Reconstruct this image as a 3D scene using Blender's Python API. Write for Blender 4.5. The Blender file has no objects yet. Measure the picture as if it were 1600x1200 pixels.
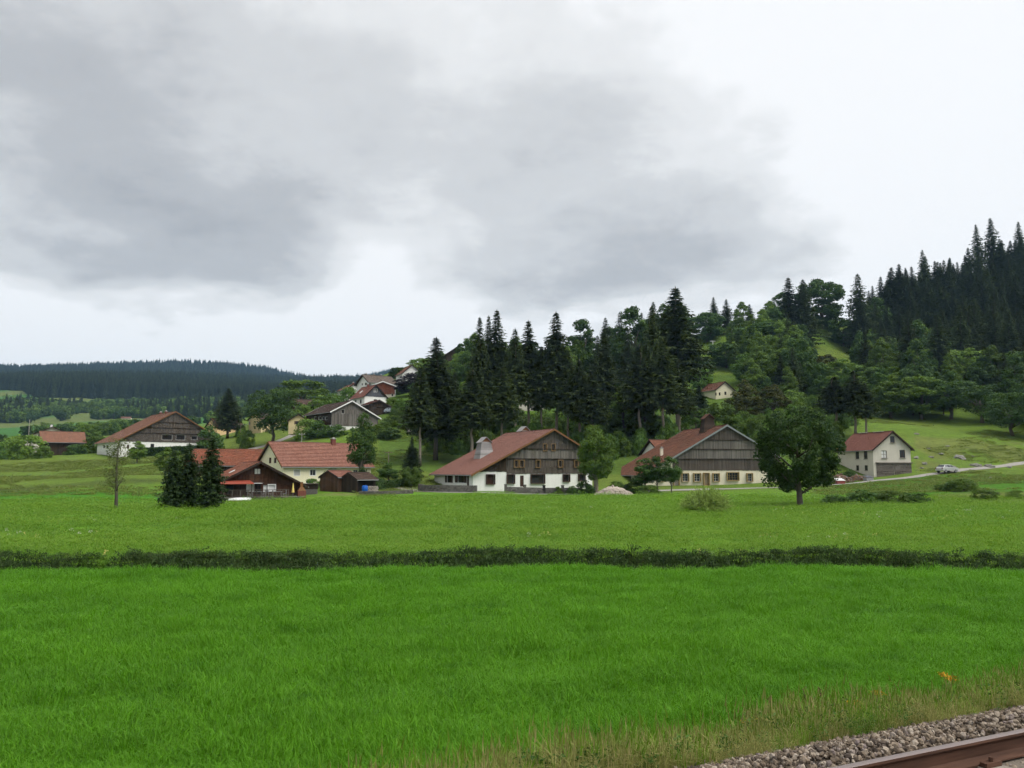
import bpy, math, random
import numpy as np
from mathutils import Vector

# ---------------------------------------------------------------- camera, sky, sun, exposure
F = 1294.0                      # focal length in photo pixels (1600 wide)
CAMZ = 3.6
PITCH = math.atan(135.0 / F)
CP, SP = math.cos(PITCH), math.sin(PITCH)
R = math.radians
scene = bpy.context.scene
col = scene.collection

cam_d = bpy.data.cameras.new('camera')
cam = bpy.data.objects.new('camera', cam_d)
col.objects.link(cam)
cam_d.sensor_width = 36.0
cam_d.lens = 36.0 * F / 1600.0
cam_d.clip_start = 0.1
cam_d.clip_end = 20000.0
cam.location = (0, 0, CAMZ)
cam.rotation_euler = (math.pi / 2 + PITCH, 0, 0)
scene.camera = cam
scene.view_settings.view_transform = 'Standard'
scene.view_settings.look = 'None'
scene.view_settings.exposure = 1.3
scene.view_settings.gamma = 1.0
scene.view_settings.use_curve_mapping = False
scene.cycles.use_denoising = True
scene.cycles.max_bounces = 4
scene.cycles.diffuse_bounces = 2
scene.cycles.transmission_bounces = 2
scene.cycles.use_adaptive_sampling = True
scene.cycles.adaptive_threshold = 0.025
scene.cycles.adaptive_min_samples = 12
scene.cycles.transparent_max_bounces = 4
scene.cycles.volume_bounces = 0
scene.cycles.sample_clamp_indirect = 4.0

SUN_EL, SUN_AZ = R(56), R(115)   # azimuth clockwise from the viewing direction
def raydir(px, py):
    u = (px - 800) / F; w = (600 - py) / F
    return Vector((u, CP - w * SP, SP + w * CP)).normalized()

world = bpy.data.worlds.new('World'); scene.world = world
world.use_nodes = True
wt = world.node_tree; wt.nodes.clear()
def wn(t, **kw):
    n = wt.nodes.new(t)
    for k, v in kw.items(): setattr(n, k, v)
    return n
def wmath(op, a, b=None, clamp=False):
    n = wn('ShaderNodeMath', operation=op); n.use_clamp = clamp
    for i, v in enumerate((a, b)):
        if v is None: continue
        if isinstance(v, (int, float)): n.inputs[i].default_value = v
        else: wt.links.new(v, n.inputs[i])
    return n.outputs[0]
def build_sky():
    L = wt.links.new
    tc = wn('ShaderNodeTexCoord')
    nrm = wn('ShaderNodeVectorMath', operation='NORMALIZE'); L(tc.outputs['Generated'], nrm.inputs[0])
    sep = wn('ShaderNodeSeparateXYZ'); L(nrm.outputs[0], sep.inputs[0])
    den = wmath('ADD', wmath('MAXIMUM', sep.outputs['Z'], 0.0), 0.22)
    comb = wn('ShaderNodeCombineXYZ')
    L(wmath('DIVIDE', sep.outputs['X'], den), comb.inputs[0]); L(wmath('DIVIDE', sep.outputs['Y'], den), comb.inputs[1])
    def noise(vec, scale, detail, rough, dist=0.0):
        n = wn('ShaderNodeTexNoise', noise_dimensions='2D'); n.inputs['Scale'].default_value = scale; n.inputs['Detail'].default_value = detail
        n.inputs['Roughness'].default_value = rough; n.inputs['Distortion'].default_value = dist
        L(vec, n.inputs['Vector']); return n
    n1 = noise(comb.outputs[0], 1.15, 5, 0.56, 0.35)
    n2 = noise(comb.outputs[0], 3.4, 6, 0.66)
    n3 = noise(comb.outputs[0], 0.45, 1, 0.5)
    # warped direction, so that cloud banks have ragged edges
    wc = noise(comb.outputs[0], 1.9, 3, 0.6)
    sub = wn('ShaderNodeVectorMath', operation='SUBTRACT'); L(wc.outputs['Color'], sub.inputs[0]); sub.inputs[1].default_value = (.5, .5, .5)
    mul = wn('ShaderNodeVectorMath', operation='SCALE'); L(sub.outputs[0], mul.inputs[0]); mul.inputs['Scale'].default_value = 0.13
    add = wn('ShaderNodeVectorMath', operation='ADD'); L(nrm.outputs[0], add.inputs[0]); L(mul.outputs[0], add.inputs[1])
    wd = wn('ShaderNodeVectorMath', operation='NORMALIZE'); L(add.outputs[0], wd.inputs[0])
    tot = wmath('ADD', wmath('MULTIPLY', wmath('SUBTRACT', n1.outputs['Fac'], 0.5), 0.58), 0.82)
    tot = wmath('ADD', tot, wmath('MULTIPLY', wmath('SUBTRACT', n2.outputs['Fac'], 0.5), 0.50))
    tot = wmath('ADD', tot, wmath('MULTIPLY', wmath('SUBTRACT', n3.outputs['Fac'], 0.5), 0.22))
    # cloud banks and thin places in the overcast
    banks = [(1560, 200, 19, .46), (1250, 40, 12, .24), (900, 60, 11, .06), (270, 370, 9, -.19), (130, 320, 8, -.16), (20, 60, 8, -.24),
             (860, 340, 11, -.20), (1060, 340, 10, -.14), (560, 300, 10, -.08), (950, 440, 6, -.14), (620, 400, 4.5, -.0), (520, 150, 10, -.08), (480, 380, 7, -.10), (1200, 390, 7, -.16), (590, 440, 4.2, .34), (80, 520, 8, .10), (420, 520, 7, .12), (300, 130, 12, -.02),
             (340, 420, 6, -.12)]
    for px, py, rad, amp in banks:
        if amp == 0: continue
        d = raydir(px, py)
        dt = wn('ShaderNodeVectorMath', operation='DOT_PRODUCT'); L(wd.outputs[0], dt.inputs[0]); dt.inputs[1].default_value = d
        k = 1.0 / (R(rad) ** 2 / 2)
        e = wmath('EXPONENT', wmath('MULTIPLY', wmath('SUBTRACT', dt.outputs['Value'], 1.0), k))
        tot = wmath('ADD', tot, wmath('MULTIPLY', e, amp))
    # the cloud deck ends above the hills: a brighter rim of far sky all round the horizon
    wsep = wn('ShaderNodeSeparateXYZ'); L(wd.outputs[0], wsep.inputs[0])
    rim = wn('ShaderNodeMapRange', interpolation_type='SMOOTHSTEP'); L(wsep.outputs['Z'], rim.inputs[0])
    rim.inputs[1].default_value = .155; rim.inputs[2].default_value = .235; rim.inputs[3].default_value = .40; rim.inputs[4].default_value = 0.
    tot = wmath('ADD', tot, rim.outputs[0])
    ramp = wn('ShaderNodeValToRGB'); L(tot, ramp.inputs[0])
    cr = ramp.color_ramp; cr.interpolation = 'EASE'
    g = lambda *c: tuple(x / 2.462 for x in c) + (1,)     # as displayed at exposure 1.3
    cr.elements[0].position = 0.15; cr.elements[0].color = g(.34, .347, .362)
    cr.elements[1].position = 1.0; cr.elements[1].color = g(1.03, 1.03, 1.03)
    for p, c in ((.45, g(.53, .535, .542)), (.66, g(.70, .703, .703)), (.85, g(.88, .88, .875))):
        el = cr.elements.new(p); el.color = c
    sky = wn('ShaderNodeTexSky'); sky.sky_type = 'NISHITA'; sky.sun_disc = False
    sky.sun_elevation = SUN_EL; sky.sun_rotation = SUN_AZ
    skm = wn('ShaderNodeMixRGB', blend_type='MULTIPLY'); skm.inputs[0].default_value = 1.0
    L(sky.outputs[0], skm.inputs[1]); skm.inputs[2].default_value = (.1, .1, .1, 1)
    mix = wn('ShaderNodeMixRGB', blend_type='MIX'); mix.inputs[0].default_value = 0.96     # nearly closed overcast
    L(skm.outputs[0], mix.inputs[1]); L(ramp.outputs[0], mix.inputs[2])
    bg = wn('ShaderNodeBackground'); L(mix.outputs[0], bg.inputs[0]); bg.inputs[1].default_value = 1.0
    out = wn('ShaderNodeOutputWorld'); L(bg.outputs[0], out.inputs[0])
build_sky()
world.cycles.sampling_method = 'MANUAL'; world.cycles.sample_map_resolution = 256

sun_d = bpy.data.lights.new('sun', 'SUN'); sun = bpy.data.objects.new('sun', sun_d); col.objects.link(sun)
sun_d.energy = 1.5; sun_d.angle = R(40); sun_d.color = (1.0, .97, .92)
_sd = Vector((math.sin(SUN_AZ) * math.cos(SUN_EL), math.cos(SUN_AZ) * math.cos(SUN_EL), math.sin(SUN_EL)))
sun.rotation_euler = (-_sd).to_track_quat('-Z', 'Y').to_euler()

# ---------------------------------------------------------------- helpers
def at(px, py, Y):
    """world point at depth Y that the photo shows at pixel (px, py)"""
    u = (px - 800) / F; w = (600 - py) / F
    t = Y / (CP - w * SP)
    return Vector((u * t, Y, CAMZ + (SP + w * CP) * t))

def tag(o, label=None, cat=None, group=None, kind=None):
    if label: o['label'] = label
    if cat: o['category'] = cat
    if group: o['group'] = group
    if kind: o['kind'] = kind
    return o

def empty(name, loc, rz=0.0, parent=None):
    o = bpy.data.objects.new(name, None); o.empty_display_size = 0.5
    o.location = loc; o.rotation_euler = (0, 0, rz); col.objects.link(o)
    if parent: o.parent = parent
    return o

def mesh_np(name, verts, faces, mats, midx=None, smooth=False):
    """verts (N,3), faces: (M,k) int array with k constant"""
    verts = np.asarray(verts, np.float32); faces = np.asarray(faces, np.int32)
    me = bpy.data.meshes.new(name)
    n, k = faces.shape
    me.vertices.add(len(verts)); me.vertices.foreach_set('co', verts.ravel())
    me.loops.add(n * k); me.loops.foreach_set('vertex_index', faces.ravel())
    me.polygons.add(n); me.polygons.foreach_set('loop_start', np.arange(0, n * k, k, dtype=np.int32))
    for m in mats: me.materials.append(m)
    if midx is not None: me.polygons.foreach_set('material_index', np.asarray(midx, np.int32))
    me.polygons.foreach_set('use_smooth', np.full(n, smooth, dtype=bool))
    me.update(calc_edges=True)
    return me

class MB:
    """collects polygons for one mesh object"""
    def __init__(s): s.v = []; s.f = []; s.m = []; s.uv = None
    def poly(s, pts, mi=0):
        i = len(s.v); s.v.extend([tuple(p) for p in pts]); s.f.append(tuple(range(i, i + len(pts)))); s.m.append(mi)
    def hexa(s, p, mi=0):
        """8 corners: 0-3 bottom ring, 4-7 top ring"""
        i = len(s.v); s.v.extend([tuple(q) for q in p])
        for f in ((3, 2, 1, 0), (4, 5, 6, 7), (0, 1, 5, 4), (1, 2, 6, 5), (2, 3, 7, 6), (3, 0, 4, 7)):
            s.f.append(tuple(i + k for k in f)); s.m.append(mi)
    def box(s, x0, x1, y0, y1, z0, z1, mi=0):
        s.hexa([(x0, y0, z0), (x1, y0, z0), (x1, y1, z0), (x0, y1, z0), (x0, y0, z1), (x1, y0, z1), (x1, y1, z1), (x0, y1, z1)], mi)
    def bar(s, a, b, w, h=None, mi=0, up=(0, 0, 1)):
        """box beam from a to b, w wide and h high"""
        h = h or w
        a = Vector(a); b = Vector(b); d = (b - a).normalized(); u = Vector(up)
        if abs(d.dot(u)) > .95: u = Vector((1, 0, 0))
        sx = d.cross(u).normalized() * (w / 2); sz = sx.cross(d).normalized() * (h / 2)
        s.hexa([a - sx - sz, a + sx - sz, b + sx - sz, b - sx - sz, a - sx + sz, a + sx + sz, b + sx + sz, b - sx + sz], mi)
    def tube(s, pts, rad, n=7, mi=0, cap=True):
        rings = []
        for k, p in enumerate(pts):
            p = Vector(p)
            d = (Vector(pts[min(k + 1, len(pts) - 1)]) - Vector(pts[max(k - 1, 0)])).normalized()
            a = Vector((1, 0, 0)) if abs(d.x) < .9 else Vector((0, 1, 0))
            x = d.cross(a).normalized(); y = d.cross(x)
            r = rad[k] if isinstance(rad, (list, tuple)) else rad
            i0 = len(s.v); rings.append(i0)
            for j in range(n):
                t = 2 * math.pi * j / n
                s.v.append(tuple(p + x * (r * math.cos(t)) + y * (r * math.sin(t))))
        for k in range(len(pts) - 1):
            for j in range(n):
                j2 = (j + 1) % n
                s.f.append((rings[k] + j, rings[k] + j2, rings[k + 1] + j2, rings[k + 1] + j)); s.m.append(mi)
        if cap:
            s.f.append(tuple(rings[0] + j for j in range(n - 1, -1, -1))); s.m.append(mi)
            s.f.append(tuple(rings[-1] + j for j in range(n))); s.m.append(mi)
    def mesh(s, name, mats, smooth=False):
        me = bpy.data.meshes.new(name)
        me.from_pydata(s.v, [], s.f)
        for m in (mats if isinstance(mats, (list, tuple)) else [mats]): me.materials.append(m)
        me.polygons.foreach_set('material_index', s.m)
        if smooth: me.polygons.foreach_set('use_smooth', [True] * len(s.f))
        me.update()
        return me
    def build(s, name, mats, parent=None, smooth=False):
        return link(name, s.mesh(name, mats, smooth), parent)

def link(name, me, parent=None, loc=None, rz=None, scale=None):
    o = bpy.data.objects.new(name, me); col.objects.link(o)
    if parent: o.parent = parent
    if loc is not None: o.location = loc
    if rz is not None: o.rotation_euler = (0, 0, rz)
    if scale is not None: o.scale = scale
    return o

# ---------------------------------------------------------------- materials
class NT:
    def __init__(s, name):
        s.mat = bpy.data.materials.new(name); s.mat.use_nodes = True
        s.t = s.mat.node_tree; s.t.nodes.clear()
        s.out = s.t.nodes.new('ShaderNodeOutputMaterial')
        s.L = s.t.links.new
    def n(s, t, **kw):
        x = s.t.nodes.new(t)
        for k, v in kw.items(): setattr(x, k, v)
        return x
    def put(s, sock, v):
        if v is None: return
        if hasattr(v, 'is_linked') or hasattr(v, 'links'): s.L(v, sock)
        else: sock.default_value = v
    def math(s, op, a, b=None, clamp=False):
        x = s.n('ShaderNodeMath', operation=op); x.use_clamp = clamp
        s.put(x.inputs[0], a); s.put(x.inputs[1], b); return x.outputs[0]
    def noise(s, vec, scale, detail=4, rough=.55, dist=0.):
        x = s.n('ShaderNodeTexNoise'); x.inputs['Scale'].default_value = scale; x.inputs['Detail'].default_value = detail
        x.inputs['Roughness'].default_value = rough; x.inputs['Distortion'].default_value = dist
        if vec is not None: s.L(vec, x.inputs['Vector'])
        return x.outputs['Fac']
    def scale(s, vec, xyz):
        x = s.n('ShaderNodeMapping'); s.L(vec, x.inputs['Vector']); x.inputs['Scale'].default_value = xyz; return x.outputs[0]
    def obj(s): return s.n('ShaderNodeTexCoord').outputs['Object']
    def uv(s): return s.n('ShaderNodeTexCoord').outputs['UV']
    def pos(s): return s.n('ShaderNodeNewGeometry').outputs['Position']
    def island(s): return s.n('ShaderNodeNewGeometry').outputs['Random Per Island']
    def rnd(s): return s.n('ShaderNodeObjectInfo').outputs['Random']
    def ramp(s, fac, stops):
        x = s.n('ShaderNodeValToRGB'); s.put(x.inputs[0], fac); cr = x.color_ramp
        for i, (p, c) in enumerate(stops):
            e = cr.elements[i] if i < 2 else cr.elements.new(p)
            e.position = p; e.color = (*c, 1) if len(c) == 3 else c
        return x.outputs[0]
    def mix(s, fac, a, b, mode='MIX'):
        x = s.n('ShaderNodeMixRGB', blend_type=mode); s.put(x.inputs[0], fac)
        for i, v in ((1, a), (2, b)):
            if isinstance(v, tuple): v = (*v, 1) if len(v) == 3 else v
            s.put(x.inputs[i], v)
        return x.outputs[0]
    def bright(s, c, f):
        """multiply a colour by a float socket"""
        x = s.n('ShaderNodeVectorMath', operation='SCALE')
        if isinstance(c, tuple): x.inputs[0].default_value = c[:3]
        else: s.L(c, x.inputs[0])
        s.put(x.inputs['Scale'], f); return x.outputs[0]
    def rng(s, v, a, b):
        x = s.n('ShaderNodeMapRange'); s.put(x.inputs[0], v); x.inputs[3].default_value = a; x.inputs[4].default_value = b; return x.outputs[0]
    def bsdf(s, colr, rough=.9, bump=None, bstr=.3, bdist=.02, spec=.2, metal=0., trans=None):
        p = s.n('ShaderNodeBsdfPrincipled')
        if isinstance(colr, tuple): colr = (*colr, 1) if len(colr) == 3 else colr
        s.put(p.inputs['Base Color'], colr); s.put(p.inputs['Roughness'], rough)
        p.inputs['Specular IOR Level'].default_value = spec; p.inputs['Metallic'].default_value = metal
        if bump is not None:
            b = s.n('ShaderNodeBump'); b.inputs['Strength'].default_value = bstr; b.inputs['Distance'].default_value = bdist
            s.L(bump, b.inputs['Height']); s.L(b.outputs[0], p.inputs['Normal'])
        o = p.outputs[0]
        if trans:
            t = s.n('ShaderNodeBsdfTranslucent'); s.put(t.inputs[0], colr)
            m = s.n('ShaderNodeMixShader'); m.inputs[0].default_value = trans
            s.L(o, m.inputs[1]); s.L(t.outputs[0], m.inputs[2]); o = m.outputs[0]
        s.L(o, s.out.inputs['Surface'])
        return s.mat

def srgb(r, g, b, k=1.0):
    f = lambda c: ((c / 255 + .055) / 1.055) ** 2.4 if c > 10 else c / 255 / 12.92
    return (f(r) * k, f(g) * k, f(b) * k)

M = {}
def m_plain(name, c, rough=.8, var=.25, scale=2., spec=.2, metal=0., bump=.0):
    t = NT(name); v = t.obj()
    n = t.noise(v, scale, 5, .6)
    cc = t.bright(c, t.rng(n, 1 - var, 1 + var))
    M[name] = t.bsdf(cc, rough, n if bump else None, bump, .05, spec, metal); return M[name]
def m_plaster(name, c, dirt=(.25, .22, .17), amt=.35):
    t = NT(name); v = t.obj()
    n = t.noise(v, .55, 6, .6); st = t.noise(t.scale(v, (1.3, 1.3, .18)), 2.2, 5, .65); fine = t.noise(v, 9., 4, .6)
    k = t.math('MULTIPLY', t.rng(t.math('MULTIPLY', n, st), -.25, 1.4), amt, True)
    sep = t.n('ShaderNodeSeparateXYZ'); t.L(v, sep.inputs[0])
    low = t.n('ShaderNodeMapRange'); t.L(t.math('ADD', sep.outputs['Z'], t.math('MULTIPLY', n, .9)), low.inputs[0])
    low.inputs[1].default_value = .3; low.inputs[2].default_value = 1.1; low.inputs[3].default_value = .55; low.inputs[4].default_value = 0.
    k = t.math('MAXIMUM', k, t.math('MULTIPLY', low.outputs[0], amt * 1.7), True)     # splashed, stained foot of the wall
    cc = t.mix(k, c, dirt)
    cc = t.bright(cc, t.rng(fine, .93, 1.05))
    M[name] = t.bsdf(cc, .9, fine, .25, .02); return M[name]
def m_boards(name, c1, c2, axis='z'):
    t = NT(name); v = t.obj()
    sc = {'z': (7., 7., .35), 'x': (.35, .35, 9.), 'n': (3., 3., 3.)}[axis]
    g = t.noise(t.scale(v, sc), 2., 5, .6); big = t.noise(v, .35, 4, .6)
    isl = t.island()
    f = t.math('ADD', t.math('MULTIPLY', isl, .45), t.math('ADD', t.math('MULTIPLY', g, .5), t.math('MULTIPLY', big, .5)))
    cc = t.ramp(f, [(.35, c1), (1.0, c2)])
    M[name] = t.bsdf(cc, .88, g, .3, .02); return M[name]
def m_tiles(name, c1, c2, moss=(.10, .085, .06), mossamt=.35, tw=.24, th=.34):
    """roof tiles: colour changes from tile to tile; courses are geometry"""
    t = NT(name); uv = t.uv()
    br = t.n('ShaderNodeTexBrick'); t.L(uv, br.inputs['Vector']); br.inputs['Scale'].default_value = 1.
    br.inputs['Brick Width'].default_value = tw; br.inputs['Row Height'].default_value = th
    br.inputs['Mortar Size'].default_value = .012; br.inputs['Mortar Smooth'].default_value = .3; br.inputs['Bias'].default_value = -.1
    br.inputs['Color1'].default_value = (*c1, 1); br.inputs['Color2'].default_value = (*c2, 1); br.inputs['Mortar'].default_value = (*[x * .45 for x in c1], 1)
    big = t.noise(uv, .35, 6, .62); streak = t.noise(t.scale(uv, (1.6, .22, 1)), 1.2, 5, .62)
    k = t.math('MULTIPLY', t.ramp(t.math('ADD', t.math('MULTIPLY', big, .6), t.math('MULTIPLY', streak, .4)), [(.42, (0, 0, 0)), (.68, (1, 1, 1))]), mossamt)
    cc = t.mix(k, br.outputs['Color'], moss)
    cc = t.bright(cc, t.rng(big, .8, 1.2))
    M[name] = t.bsdf(cc, .85, br.outputs['Fac'], -.4, .03); return M[name]
def m_leaf(name, c1, c2, trans=.35, pscale=.25, rough=.6, pos=False):
    t = NT(name)
    isl = t.island(); r = t.rnd()
    n = t.noise(t.pos(), pscale, 1, .6)
    f = t.math('ADD', t.math('MULTIPLY', isl, .45), t.math('MULTIPLY', n, .55))
    cc = t.ramp(f, [(.15, c1), (.8, c2)])
    cc = t.mix(t.rng(r, 0., .3), cc, c2 if c2[0] > .06 else c1)
    cc = t.bright(cc, t.rng(t.math('FRACT', t.math('MULTIPLY', r, 7.3)), .68, 1.34))
    M[name] = t.bsdf(cc, rough, None, spec=.15, trans=trans); return M[name]

# walls, wood, roofs
m_plaster('white_plaster', (.80, .79, .76), amt=.30)
m_plaster('cream_plaster', (.74, .69, .50), amt=.22)
m_plaster('old_plaster', (.74, .68, .53), (.30, .25, .17), amt=.75)
m_plaster('dull_plaster', (.56, .52, .45), (.26, .23, .18), amt=.55)
m_plaster('peach_plaster', (.72, .50, .27), amt=.25)
m_plaster('yellow_plaster', (.68, .55, .30), amt=.25)
m_boards('grey_boards', (.042, .034, .028), (.122, .102, .086))
m_boards('silver_boards', (.062, .054, .047), (.19, .172, .152))
m_boards('brown_boards', (.030, .014, .008), (.075, .036, .022))
m_boards('dark_boards', (.020, .014, .010), (.055, .038, .026))
m_boards('shed_boards', (.055, .030, .019), (.115, .065, .042))
m_boards('rail_boards', (.05, .04, .034), (.17, .145, .125), 'x')
m_boards('red_boards', (.10, .035, .022), (.19, .068, .045))
m_boards('shingle', (.12, .115, .11), (.34, .33, .32), 'x')
m_tiles('red_tiles', (.235, .108, .082), (.335, .168, .130), (.15, .09, .07), mossamt=.45)
m_tiles('pink_tiles', (.24, .105, .075), (.33, .165, .12), (.13, .08, .06), mossamt=.35, tw=.3, th=.42)
m_tiles('old_tiles', (.17, .068, .042), (.29, .125, .075), (.075, .05, .035), mossamt=.85)
m_tiles('orange_tiles', (.24, .075, .04), (.34, .125, .07), (.10, .055, .035), mossamt=.75)
m_tiles('rust_tiles', (.22, .10, .062), (.31, .155, .10), (.10, .065, .045), mossamt=.5)
m_tiles('brown_tiles', (.075, .045, .034), (.13, .085, .066), (.05, .04, .03), mossamt=.5)
m_tiles('grey_tiles', (.14, .105, .085), (.22, .175, .145), (.09, .08, .065), mossamt=.5)
m_tiles('plain_red_tiles', (.185, .075, .054), (.245, .105, .078), (.12, .05, .04), mossamt=.35)
m_plain('slate', (.085, .088, .10), .7, .15, 3)
m_plain('trim_brown', (.16, .075, .03), .7, .25)
m_plain('trim_dark', (.035, .022, .016), .7, .2)
m_plain('trim_grey', (.20, .22, .22), .6, .15)
m_plain('trim_white', (.72, .72, .70), .6, .1)
m_plain('frame_brown', (.055, .028, .018), .6, .25)
m_plain('frame_tan', (.20, .125, .06), .7, .25)
m_plain('frame_ochre', (.31, .225, .10), .7, .2)
m_plain('frame_white', (.74, .74, .72), .5, .08)
m_plain('shutter_grey', (.42, .42, .40), .6, .1)
m_plain('shutter_brown', (.045, .022, .016), .6, .2)
m_plain('curtain', (.62, .62, .60), .9, .25, 4)
m_plain('door_tan', (.30, .23, .15), .7, .3, 3)
m_plain('door_grey', (.34, .30, .26), .75, .3, 3)
m_plain('inside_dark', (.012, .011, .010), .9, .2)
m_plain('brick_red', (.16, .055, .04), .85, .3, 6)
m_plain('stone_grey', (.19, .175, .155), .9, .35, 3, bump=.4)
m_boards('stone_dark', (.055, .05, .045), (.17, .155, .14), 'n')
m_plain('red_canopy', (.26, .055, .032), .6, .2)
m_plain('concrete', (.34, .33, .31), .9, .2, 2)
m_plain('white_paint', (.78, .78, .78), .4, .05)
m_plain('blue_plastic', (.012, .10, .42), .4, .1)
m_plain('yellow_cloth', (.72, .56, .16), .8, .1)
m_plain('metal_grey', (.25, .25, .25), .5, .2)
m_plain('maroon', (.14, .02, .04), .6, .2)
m_plain('tyre', (.02, .02, .02), .8, .1)
m_plain('bark', (.10, .085, .07), .95, .4, 2.5, bump=.6)
m_plain('bark_pale', (.23, .195, .155), .95, .35, 2.5, bump=.5)
m_plain('gravel_road', (.27, .255, .23), .95, .2, 1.5)
m_plain('earth', (.13, .10, .065), .95, .4, 1.5)
m_plain('rubble', (.40, .34, .29), .95, .45, 3)
m_plain('rock', (.23, .22, .195), .95, .35, 1.2, bump=.5)
def m_glass(name, c=(.025, .028, .03)):
    t = NT(name); M[name] = t.bsdf(c, .08, spec=.5)
m_glass('glass'); m_glass('car_glass', (.03, .035, .04))
t = NT('car_silver'); M['car_silver'] = t.bsdf((.46, .46, .46), .35, metal=.15, spec=.5)
t = NT('car_white'); M['car_white'] = t.bsdf((.72, .73, .74), .3, spec=.5)
t = NT('car_blue'); M['car_blue'] = t.bsdf((.42, .47, .52), .3, metal=.4, spec=.5)
# leaves
m_leaf('spruce_leaf', (.026, .044, .015), (.075, .104, .034), .2)
m_leaf('fir_leaf', (.018, .036, .014), (.052, .085, .028), .18)
m_leaf('dark_leaf', (.028, .062, .015), (.080, .145, .033), .33)
m_leaf('mid_leaf', (.060, .115, .020), (.155, .240, .044), .38)
m_leaf('light_leaf', (.055, .120, .020), (.135, .235, .045), .38)
m_leaf('willow_leaf', (.16, .24, .045), (.32, .42, .11), .4)
m_leaf('olive_leaf', (.042, .060, .014), (.115, .120, .030), .3)
m_leaf('purple_leaf', (.014, .010, .013), (.034, .022, .028), .2)
m_leaf('bank_leaf', (.018, .040, .012), (.065, .110, .030), .3, .6)
m_leaf('sparse_leaf', (.075, .105, .026), (.17, .20, .06), .35)
# ---------------------------------------------------------------- terrain
CTRL = [
 # plain and village foot (photo x, photo y, depth in metres)
 (350, 784, 118), (430, 783, 121), (300, 790, 100), (530, 772, 128), (640, 768, 139), (700, 768, 136), (850, 769, 137), (930, 770, 135), (1000, 767, 141),
 (1100, 763, 146), (1180, 760, 146), (1250, 762, 135), (1250, 790, 88), (1100, 800, 75), (1400, 788, 92), (1550, 785, 95), (1750, 780, 100),
 (1400, 765, 126), (1520, 755, 128), (1650, 745, 130),
 (1300, 753, 148), (1380, 745, 152), (1440, 742, 152), (1500, 736, 155), (1550, 731, 160), (1700, 722, 165),
 (1340, 655, 205), (1440, 662, 215), (1500, 690, 180), (1590, 700, 176), (1750, 690, 180), (1340, 690, 175), (1430, 700, 172),
 (1560, 450, 385), (1700, 430, 390), (1900, 400, 390), (1450, 490, 370), (1400, 515, 352), (1345, 556, 330), (1300, 548, 322), (1285, 508, 348), (1235, 545, 322),
 (1116, 524, 352), (1110, 545, 330), (1125, 622, 252), (1200, 610, 262), (1200, 690, 190), (1040, 698, 186), (900, 706, 184), (1000, 560, 332), (900, 572, 332), (820, 580, 330),
 (740, 548, 338), (710, 568, 312), (640, 602, 292), (580, 635, 250), (540, 671, 212), (610, 690, 195), (620, 722, 172), (680, 722, 170), (780, 715, 176), (830, 640, 238), (560, 760, 142), (560, 730, 165),
 (1560, 470, 520), (1300, 540, 470), (1000, 575, 470), (750, 582, 470), (620, 600, 480), (560, 615, 420), (1900, 430, 520),
 (500, 687, 222), (420, 693, 238), (345, 680, 292), (270, 710, 222), (180, 713, 222), (80, 711, 246), (0, 713, 250), (-150, 715, 250), (-400, 715, 250),
 (0, 744, 158), (100, 742, 158), (220, 737, 158), (0, 772, 119), (130, 763, 124), (260, 752, 132), (0, 782, 104), (130, 783, 102), (-200, 765, 119), (-200, 780, 104), (-450, 770, 119),
 (0, 766, 122), (130, 757, 127), (260, 746, 136), (-200, 760, 122),
 (420, 756, 150), (340, 735, 165),
 (80, 695, 400), (250, 690, 400), (450, 660, 400), (-200, 690, 400),
 (50, 675, 640), (200, 670, 650), (330, 668, 660), (150, 657, 830), (300, 652, 900), (0, 668, 800), (100, 632, 1100), (300, 634, 1130), (450, 630, 1100), (0, 628, 1080), (-200, 625, 1100), (-450, 620, 1100),
 (200, 616, 1250), (0, 612, 1250), (0, 600, 1600), (300, 598, 1600), (450, 614, 1600), (520, 628, 1500), (600, 620, 1500), (-300, 600, 1600),
 (-500, 560, 2800), (-200, 580, 2800), (0, 581, 2800), (140, 580, 2800), (280, 571, 2800), (345, 574, 2780), (400, 580, 2750), (440, 588, 2700), (470, 606, 2700), (505, 624, 2700), (535, 614, 2700), (560, 602, 2750), (610, 585, 2750), (660, 583, 2750),
 (750, 572, 2750), (900, 575, 2750), (1200, 590, 2750), (1600, 590, 2750), (2000, 580, 2750),
 (0, 600, 4200), (280, 600, 4200), (505, 610, 4200), (660, 605, 4200), (900, 605, 4200), (1400, 610, 4200), (-400, 600, 4200), (2000, 600, 4200),
 (900, 600, 1400), (1200, 605, 1400), (1600, 590, 1400), (2000, 560, 1400), (1200, 570, 800), (1600, 530, 800), (800, 590, 800), (500, 640, 700),
]
FLAT = [(px, Y) for px in (-900, -450, -150, 150, 450, 800, 1150, 1450, 1750, 2050, 2500) for Y in (45, 62, 78)] + [(px, 100) for px in (480, 650, 800, 950)] + [(px, 118) for px in (650, 800, 1000)]
pts = [at(*c) for c in CTRL] + [Vector((F and (px - 800) / F * Y, Y, 0.0)) for px, Y in FLAT]
P = np.array([tuple(p) for p in pts])
_r = np.hypot(P[:, 0], P[:, 1]); _s = np.arctan2(P[:, 0], P[:, 1]); _t = np.log(_r)
RBF_C = 0.035
def _phi(d2): return np.sqrt(d2 + RBF_C ** 2)
_A = _phi((_s[:, None] - _s[None]) ** 2 + (_t[:, None] - _t[None]) ** 2)
_w = np.linalg.solve(_A + np.eye(len(P)) * -1e-3, P[:, 2] / _r)

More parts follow.
